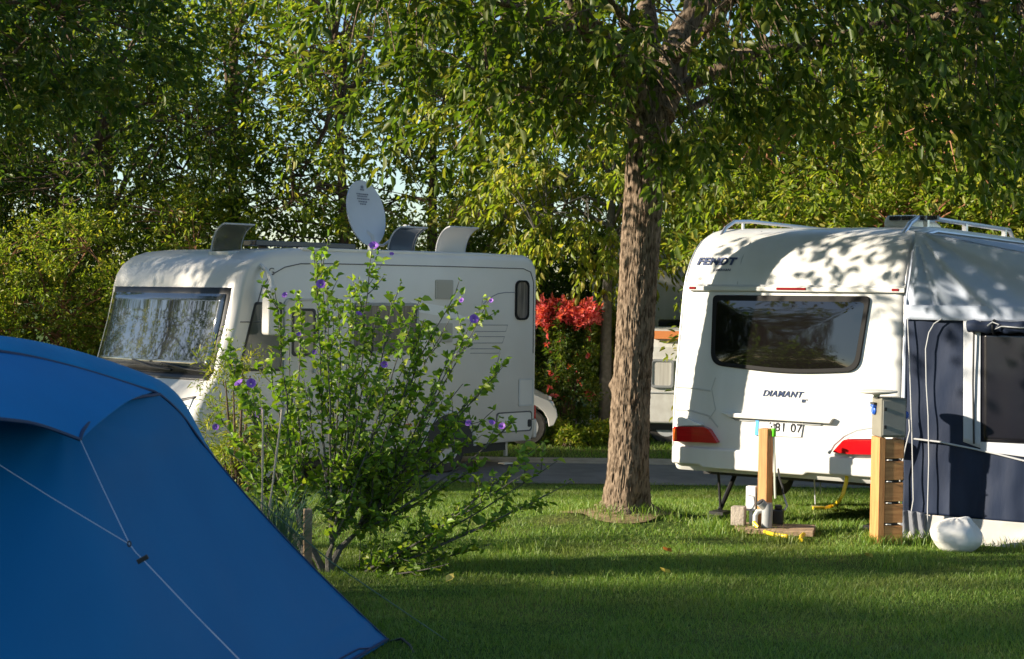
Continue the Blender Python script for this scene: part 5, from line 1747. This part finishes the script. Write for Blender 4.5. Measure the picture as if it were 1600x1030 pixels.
# ------------------------------------------------------------------ flowering shrub in front of the motorhome
def hibiscus():
    rnd = random.Random(9); r = np.random.default_rng(9)
    base = P(505, 925, 11.6); base.z = 0
    root = empty('rose_of_sharon_shrub', base, 0, 'tall loose shrub with purple flowers growing beside the blue tent', 'shrub')
    tips = [(490, 395, 0), (512, 440, .3), (430, 455, -.2), (345, 545, .1), (372, 600, -.3), (393, 615, -.5), (582, 388, .1), (560, 440, .5), (628, 440, -.2), (596, 480, .1), (715, 440, .2), (765, 470, .3),
            (738, 500, -.2), (790, 565, 0), (775, 640, .4), (700, 560, -.4), (662, 500, 0), (640, 560, .5), (850, 690, .1), (895, 752, .3), (860, 770, -.1), (800, 660, -.2), (768, 850, 0), (700, 880, -.3),
            (450, 520, .2), (470, 470, .5), (520, 500, -.4), (540, 560, .2), (480, 600, -.3), (415, 640, .4), (700, 690, .5), (620, 640, -.5), (760, 720, .1), (340, 640, .3), (350, 700, .1), (580, 600, 0), (820, 740, -.3), (660, 600, .2),
            (505, 395, .6), (655, 470, -.5), (725, 600, -.1), (620, 810, -.2), (560, 770, .2), (690, 820, .1), (730, 790, -.3), (610, 870, .1), (455, 760, -.2), (400, 740, .2), (460, 600, .4), (530, 470, .2), (420, 560, .5), (600, 640, .2), (680, 640, -.2), (740, 620, .4), (640, 700, .1), (560, 650, -.4), (700, 500, .4), (480, 660, .5), (380, 680, 0), (870, 720, .2), (560, 520, -.2), (610, 540, .3)]
    b = MB()
    LP = []; LD = []
    # a few stout forks from the base
    forks = [P(545, 905, 11.6), P(490, 870, 11.7), P(520, 850, 11.5), P(560, 830, 11.8), P(470, 840, 11.5), P(440, 810, 11.7)]
    forks = [f - base for f in forks]
    for f in forks:
        b.tube([Vector((rnd.uniform(-.06, .06), rnd.uniform(-.05, .05), -.05)), f * .5 + Vector((rnd.uniform(-.03, .03), 0, .02)), f], [.032, .024, .0115], 8, cap=False)
    for (u, v, dd) in tips:
        e = P(u, v, 11.6 + dd) - base
        f = min(forks, key=lambda q: abs(math.atan2(q.x, q.z + .1) - math.atan2(e.x, e.z + .1)) + rnd.uniform(0, .25))
        ln_ = (e - f).length
        m1 = f.lerp(e, .33) + Vector((rnd.uniform(-.06, .06), rnd.uniform(-.06, .06), -.05 * ln_ if e.x > .6 else .03))
        m2 = f.lerp(e, .68) + Vector((rnd.uniform(-.05, .05), rnd.uniform(-.05, .05), -.03 * ln_ if e.x > .6 else .02))
        path = [f, m1, m2, e]
        # catmull resample
        pts = []
        N = max(8, int(ln_ / .07))
        for k in range(N + 1):
            t = k / N
            q = (f * (1 - t) ** 3 + m1 * 3 * t * (1 - t) ** 2 + m2 * 3 * t * t * (1 - t) + e * t ** 3)
            q += Vector((noise.noise(q * 3), noise.noise(q * 3 + Vector((9, 0, 0))), 0)) * .03
            pts.append(q)
        b.tube(pts, [.011 - .0085 * k / N for k in range(N + 1)], 6, cap=False)
        # side shoots
        shoots = [(pts, .08)]
        for k in range(int(N * .12), N - 1):
            if rnd.random() < .5:
                p = pts[k]; dr = (pts[k + 1] - pts[k]).normalized()
                sd2 = Vector((rnd.gauss(0, 1), rnd.gauss(0, 1), rnd.gauss(0, .6) + .3)).normalized()
                dirn = (dr * .9 + sd2 * .8).normalized()
                L_ = rnd.uniform(.12, .34) * (1.1 - .5 * k / N)
                n2 = 6
                sh = [p + dirn * L_ * j / n2 + Vector((0, 0, .04 * (j / n2) ** 2)) for j in range(n2 + 1)]
                b.tube(sh, [.0045 - .003 * j / n2 for j in range(n2 + 1)], 4, cap=False)
                shoots.append((sh, 0))
        for sh, f0 in shoots:
            n2 = len(sh)
            for j in range(int(n2 * f0), n2):
                reps = 2 if f0 else 2
                for _ in range(1 + (1 if rnd.random() < .8 else 0)):
                    p = sh[j] + Vector((rnd.uniform(-.01, .01), rnd.uniform(-.01, .01), rnd.uniform(-.02, .02)))
                    dr = (sh[min(j + 1, n2 - 1)] - sh[max(0, j - 1)]).normalized()
                    dv = (Vector((rnd.gauss(0, 1), rnd.gauss(0, 1), rnd.gauss(0, .7))).normalized() + dr * .5 + Vector((0, 0, -.05))).normalized()
                    LP.append(tuple(p)); LD.append(tuple(dv))
    b.build('stems', M['greytwig'], root, smooth=True, fix=False)
    LP = np.array(LP); LD = np.array(LD)
    n = len(LP)
    L = .062 * (.35 + 1.0 * r.random(n))
    nn = unit(r.normal(size=(n, 3)) * .6 + np.array([0, -.25, .8]))
    V, F = leaf_arrays(LP, LD, nn, L, L * .62, fold=.2, droop=.2)
    np_mesh('leaves', V, F, M['leafbush'], root)
    print('shrub leaves', n)
    # flowers: five broad petals opening from a green cup
    def flower_mesh(s):
        b = MB()
        for k in range(5):
            an = 2 * math.pi * k / 5
            m_ = Matrix.Rotation(an, 4, 'Z')

            def f(u, q):
                wv = math.sin(math.pi * min(1, .12 + q * .8)) * .030 * (1 + .0 * u)
                x = (u * 2 - 1) * wv
                rr = .006 + .034 * q
                z = .032 * q ** .6 + .004 * math.sin(u * 9) * q - .008 * q * q
                return m_ @ Vector((x, rr, z))
            b.grid(f, 4, 5)
        return b
    proto = flower_mesh(1).build('flower', M['purple'], root, smooth=True, fix=False)
    fl = [(501, 445, .3), (584, 386, .1), (740, 500, -.2), (375, 601, -.3), (392, 600, -.3), (407, 646, -.1), (337, 668, .1), (612, 398, .1), (768, 470, .3), (722, 470, 0), (733, 662, 0), (768, 662, -.1), (491, 551, .1), (467, 523, .2), (446, 462, .3), (560, 492, .2), (600, 570, -.2), (785, 667, -.1)]
    for i, (u, v, dd) in enumerate(fl):
        p = P(u, v, 11.3 + dd * .5) - base
        o = proto if i == 0 else proto.copy()
        if i: C.objects.link(o); o.parent = root
        o.location = p
        big = .85 if i in (0, 1, 2, 3, 4, 5) else rnd.uniform(.4, .65)
        o.scale = (big, big, big)
        o.rotation_euler = (rnd.uniform(.6, 1.4), rnd.uniform(-.4, .4), rnd.uniform(-.5, .5))
    return root


hibiscus()

# pale canes, stake and blue-green grass tuft beside the tent
for i, (pa_, pb_, lb) in enumerate([(((411, 640)), (410, 745), 'thin pale cane standing upright in the shrub beside the tent'), (((441, 640)), (428, 740), 'slanting pale cane right of the upright cane by the tent')]):
    a = P(*pa_, 10.5); c = P(*pb_, 10.5); dv = (a - c); base = c - dv * (c.z / dv.z)
    b = MB(); N = 12
    b.tube([base.lerp(a, k / N) for k in range(N + 1)], [.006 + (.003 if k % 3 == 0 else 0) for k in range(N + 1)], 8)
    obj1('cane', lb, 'cane', b, M['cane'], smooth=True, bevel=0)
a = P(481, 795, 10.9)
b = wbox((a.x, a.y, 0), .055, .055, a.z, R(15))
obj1('wooden_stake', 'short brown wooden stake in front of the shrub base', 'stake', b, M['oldwood'])


def blade_tuft(name, label, base, n, h, spread, m, seed, w_=.004):
    r = np.random.default_rng(seed)
    K = 7
    V = []; F = []
    for i in range(n):
        an = r.random() * 6.28; L = h * (.6 + .6 * r.random()); out = spread * (.3 + .9 * r.random())
        x0, y0 = r.normal() * .05, r.normal() * .05
        for k in range(K + 1):
            t = k / K
            x = x0 + math.cos(an) * out * t ** 1.6; y = y0 + math.sin(an) * out * t ** 1.6; z = L * (t - .42 * t ** 3)
            ww = w_ * (1 - t * .85)
            V += [(x - math.sin(an) * ww, y + math.cos(an) * ww, z), (x + math.sin(an) * ww, y - math.cos(an) * ww, z)]
        o = i * (K + 1) * 2
        for k in range(K):
            F.append((o + 2 * k, o + 2 * k + 1, o + 2 * k + 3, o + 2 * k + 2))
    ob = np_mesh(name, np.array(V), np.array(F), m)
    ob.location = base
    return tag(ob, label, 'grass plant')


g = P(430, 860, 10.6)
blade_tuft('ornamental_grass', 'arching blue green grass tuft behind the tent side', (g.x, 10.6, 0), 420, 1.0, .55, M['leafblue'], 3)
g = P(365, 700, 12.4)
leafy_blob('fine_leaved_plant', 'fine leaved yellow green plant between the tent and the motorhome front', 'plant', 77, (g.x, 12.6, 0), 240, .32, .3, .75, .85, 16, .05, M['leafpale'], length=.2, lw=.16, stems=14)

# fallen leaves
for u, v, m_, lb in ((1043, 860, 'orangeleaf', 'orange fallen leaf lying on the sunlit grass'), (702, 904, 'yellowleaf', 'yellow fallen leaf on the grass at the edge of the shade'),
                     (1358, 869, 'yellowleaf', 'pale fallen leaf on the grass below the power pedestal'), (864, 897, 'yellowleaf', 'tiny yellow fallen leaf in the middle of the lawn'), (1040, 893, 'yellowleaf', 'small pale leaf in the grass right of centre')):
    q = ground_path([(u, v)], .035)[0]
    s = .05 if u != 864 else .025
    b = MB(); b.add([(-s, 0, 0), (-s * .3, -s * .5, .012), (s * .5, -s * .45, .01), (s, 0, 0.02), (s * .5, s * .45, .01), (-s * .3, s * .5, .015), (0, 0, -.006)], [(0, 1, 6), (1, 2, 6), (2, 3, 6), (3, 4, 6), (4, 5, 6), (5, 0, 6)])
    o = b.build('fallen_leaf', M[m_], None, smooth=True, fix=False, loc=q)
    o.rotation_euler = (.4, -.3, u * .1)
    tag(o, lb, 'leaf')


# ------------------------------------------------------------------ blue tent
def tent():
    root = empty('tent', (0, 0, 0), 0, 'large blue dome tent with pale guy ropes in the left foreground', 'tent')

    def curve(pts, n):
        """smooth polyline through 3d points (Catmull-Rom)"""
        out = []
        m = len(pts)
        for k in range(n + 1):
            t = k / n * (m - 1); i = min(int(t), m - 2); f = t - i
            p0 = pts[max(0, i - 1)]; p1 = pts[i]; p2 = pts[i + 1]; p3 = pts[min(m - 1, i + 2)]
            out.append(.5 * ((2 * p1) + (p2 - p0) * f + (2 * p0 - 5 * p1 + 4 * p2 - p3) * f * f + (3 * p1 - p0 - 3 * p2 + p3) * f ** 3))
        return out

    def loft(name, c1, c2, m, n=60, nv=20, sag=0.0, sagdir=(0, 0, -1), parent=root, wr=.0, solid=.003, m_off=0):
        a = curve(c1, n); c = curve(c2, n); sgd = Vector(sagdir)

        def f(s, q):
            i = int(round(s * n))
            p = a[i].lerp(c[i], q)
            p = p + sgd * sag * math.sin(math.pi * q) * 1.0
            if wr: p = p + sgd * wr * noise.noise(p * 1.4)
            return p
        return MB().grid(f, n, nv).build(name, m, parent, smooth=True, fix=False, solid=solid)
    # curves, left to right
    back = [P(-170, 515, 6.6), P(0, 525, 7.3), P(110, 546, 7.8), P(215, 580, 8.2), P(262, 603, 8.42), P(293, 638, 8.55), P(322, 697, 8.62)]
    front = [P(-170, 536, 6.4), P(0, 549, 7.05), P(110, 572, 7.5), P(215, 604, 7.95), P(250, 617, 8.1), P(285, 650, 8.35), P(322, 701, 8.60)]
    loft('pole_sleeve', back, front, M['tentlight'], 60, 8, sag=-.02)
    # hood: from sleeve's front edge down to the curved hood hem
    hem = [P(-170, 640, 5.5), P(0, 655, 6.15), P(60, 664, 6.4), P(125, 687, 6.65)]
    hemtop = [P(-170, 536, 6.4), P(0, 549, 7.05), P(110, 572, 7.5), P(238, 613, 8.03)]
    hd = loft('hood', hemtop, hem, M['tenthood'], 50, 24, sag=.05, sagdir=(0, -.3, .5), wr=.03)
    # hood side: curved piece between sleeve corner and the apex
    # large end wall
    top = [P(-170, 600, 6.75), P(0, 630, 6.95), P(100, 650, 7.1), P(160, 637, 7.45), P(205, 622, 7.8), P(250, 617, 8.1)]
    # right hand edge of the wall runs down to the far corner
    edge_ = [P(250, 617, 8.1), P(285, 650, 8.35), P(322, 701, 8.60), P(400, 793, 8.85), P(500, 899, 9.05), P(608, 1003, 9.25)]
    def gpt(x, y): return Vector((x, y, .02))
    far = gpt(edge_[-1].x, edge_[-1].y)
    near = gpt(-1.9, 4.9)
    n = 70; nv = 60
    tc = curve(top, n); ec = curve(edge_, nv)
    bl = [near.lerp(far, k / n) for k in range(n + 1)]
    leftc = [tc[0].lerp(near, k / nv) for k in range(nv + 1)]

    def coons(s, q):
        i = int(round(s * n)); j = int(round(q * nv))
        ruled1 = tc[i].lerp(bl[i], q)
        ruled2 = leftc[j].lerp(ec[j], s)
        bil = tc[0].lerp(tc[n], s).lerp(bl[0].lerp(bl[n], s), q)
        p = ruled1 + ruled2 - bil
        bell = math.sin(math.pi * s) * math.sin(math.pi * q)
        p += Vector((.25, -.25, .1)).normalized() * bell * .10
        p += Vector((.6, -.6, .3)) * (noise.noise(p * .9) * .05 + noise.noise(p * 2.3) * .012) * bell
        # faint pull lines running down from the hood corner
        ax = (s - .42); aq = q + .04; an_ = math.atan2(ax, aq)
        p += Vector((.6, -.6, .3)) * .010 * math.sin(an_ * 15 + .8 * noise.noise(p * 1.3)) * math.exp(-(q / .38) ** 2) * bell
        # tension creases near the bottom corner
        cr_ = math.exp(-((s - .85) / .2) ** 2) * math.exp(-((q - .93) / .06) ** 2)
        p += Vector((.5, -.5, 0)) * .012 * math.sin(q * 120 + s * 10) * cr_
        return p
    wall_o = MB().grid(coons, n, nv).build('end_wall', M['tent'], root, smooth=True, fix=False, solid=.003)
    # hood side flap closing the curved hem from apex to sleeve corner
    arc = [P(125, 687, 6.65), P(133, 668, 6.8), P(160, 641, 7.2), P(200, 624, 7.6), P(250, 616, 8.06)]
    hm = curve(hemtop, 40)
    b = MB()
    b.tube(curve(arc, 40), .008, 6); b.build('hood_hem', M['tentdark'], root, smooth=True)
    b = MB(); b.tube(curve(hem, 40), .008, 6); b.build('hood_hem', M['tentdark'], root, smooth=True)
    loft('hood_side', [hem[-1], P(133, 668, 6.8), P(160, 641, 7.2), P(200, 624, 7.6), P(250, 616, 8.06)],
         [hem[-1].lerp(hemtop[-1], 0.001), P(140, 655, 6.95), P(172, 633, 7.35), P(212, 619, 7.75), P(248, 615, 8.04)], M['tenthood'], 30, 6)
    b = MB(); b.tube(curve(front, 60), .007, 6); b.build('seam', M['tentdark'], root, smooth=True)
    b = MB(); b.tube([p + Vector((0, 0, .004)) for p in ec], .006, 6); b.build('seam', M['tentdark'], root, smooth=True)
    # bottom hem bands
    b = MB(); b.tube([coons(s / 20, .985) + Vector((.01, -.012, 0)) for s in range(21)], .008, 6); b.build('seam', M['tentdark'], root, smooth=True)
    b = MB(); b.tube([coons(.60 + .4 * s / 20, .93 + .055 * (s / 20)) + Vector((.008, -.012, .0)) for s in range(21)], .005, 6); b.build('seam', M['tentdark'], root, smooth=True)
    # back of the tent, falling away to the ground behind
    gb = [gpt(-4.3, 8.2), gpt(-3.9, 9.2), gpt(-3.2, 9.9), gpt(-2.4, 10.2), gpt(-1.7, 10.1), gpt(-1.2, 9.8), far]
    bc = curve(back, 60); gc = curve(gb, 60); ec2 = curve(edge_[2:], 24)

    def bw(s, q):
        i = int(round(s * 60)); j = int(round(q * 24))
        p = bc[i].lerp(gc[i], q) + (ec2[j] - bc[60].lerp(far, q)) * s ** 3
        return p + Vector((0, .7, .4)) * .12 * math.sin(math.pi * q) * (1 - s ** 2) + Vector((-.02, .02, 0)) * s * math.sin(math.pi * q)
    MB().grid(bw, 60, 24).build('back_wall', M['tent'], root, smooth=True, fix=False, solid=.003)
    # left part of the roof out of the frame
    lf = [P(-170, 536, 6.4), P(-170, 640, 5.5), Vector((-3.3, 4.6, 1.0)), near]
    loft('side_wall', [Vector(back[0]), Vector(back[0]) + Vector((-.6, -.3, -.4)), gpt(-4.3, 8.2)], [hem[0], hem[0] + Vector((-.3, -.3, -.5)), near], M['tent'], 20, 20)
    # guy ropes
    gr = [(P(126, 688, 6.62), P(203, 851, 5.95)), (P(-40, 702, 6.1), P(203, 851, 5.95)), (P(203, 851, 5.95), P(222, 873, 5.85)), (P(222, 873, 5.85), P(395, 1052, 5.3))]
    rp_ = []
    for a, c in gr:
        b = MB(); b.tube([a, a.lerp(c, .5) - Vector((0, 0, .004)), c], .0017, 6); rp_.append(b.build('guy_rope', M['guy'], root, smooth=True))
    gend = P(395, 1052, 5.3); e = gend + (gend - P(222, 873, 5.85)) * 1.2; e.z = max(e.z, .0)
    k = (gend.z) / (P(222, 873, 5.85).z - gend.z)
    e = gend + (gend - P(222, 873, 5.85)) * k
    b = MB(); b.tube([gend, e], .0017, 6); b.build('guy_rope', M['guy'], root, smooth=True)
    c = P(223, 874, 5.84)
    b = MB(); b.box(-.022, .022, -.006, .006, -.009, .009, Matrix.Translation(c) @ Matrix.Rotation(R(-30), 4, 'Y')); b.build('rope_slider', M['black'], rp_[2], bevel=.003)
    c = P(202, 850, 5.94)
    b = MB(); b.tube([c + Vector((.006 * math.cos(R(q * 45)), 0, .01 * math.sin(R(q * 45)))) for q in range(9)], .003, 6); b.build('rope_ring', M['black'], rp_[2])
    # rope along the far edge to its peg
    a = P(395, 775, 8.95); m1 = P(520, 880, 9.3); e = P(700, 1040, 9.3); e.z = 0.0
    b = MB(); b.tube([a, m1, e], .0035, 6); b.build('guy_rope', M['greenrope'], root, smooth=True)
    a = P(606, 962, 9.25); e = P(660, 1045, 8.8)
    b = MB(); b.tube([P(608, 1003, 9.24), P(628, 998, 9.2), P(640, 1008, 9.1), P(655, 1035, 8.9)], .008, 6); b.build('peg_strap', M['black'], root, smooth=True)
    b = MB(); q = P(629, 1002, 9.2); b.tube([(q.x, q.y, -.1), (q.x, q.y, .03)], .006, 6); b.build('peg', M['black'], root, smooth=True)


M['tenthood'] = mat('blue_tent_hood', (0.004, 0.18, 0.45), 0.6, spec=0.12, var=(0.004, 0.16, 0.41), vscale=1.5, bump=0.12, bscale=2.5)
M['greenrope'] = mat('green_rope', (0.10, 0.16, 0.10), 0.8)
tent()
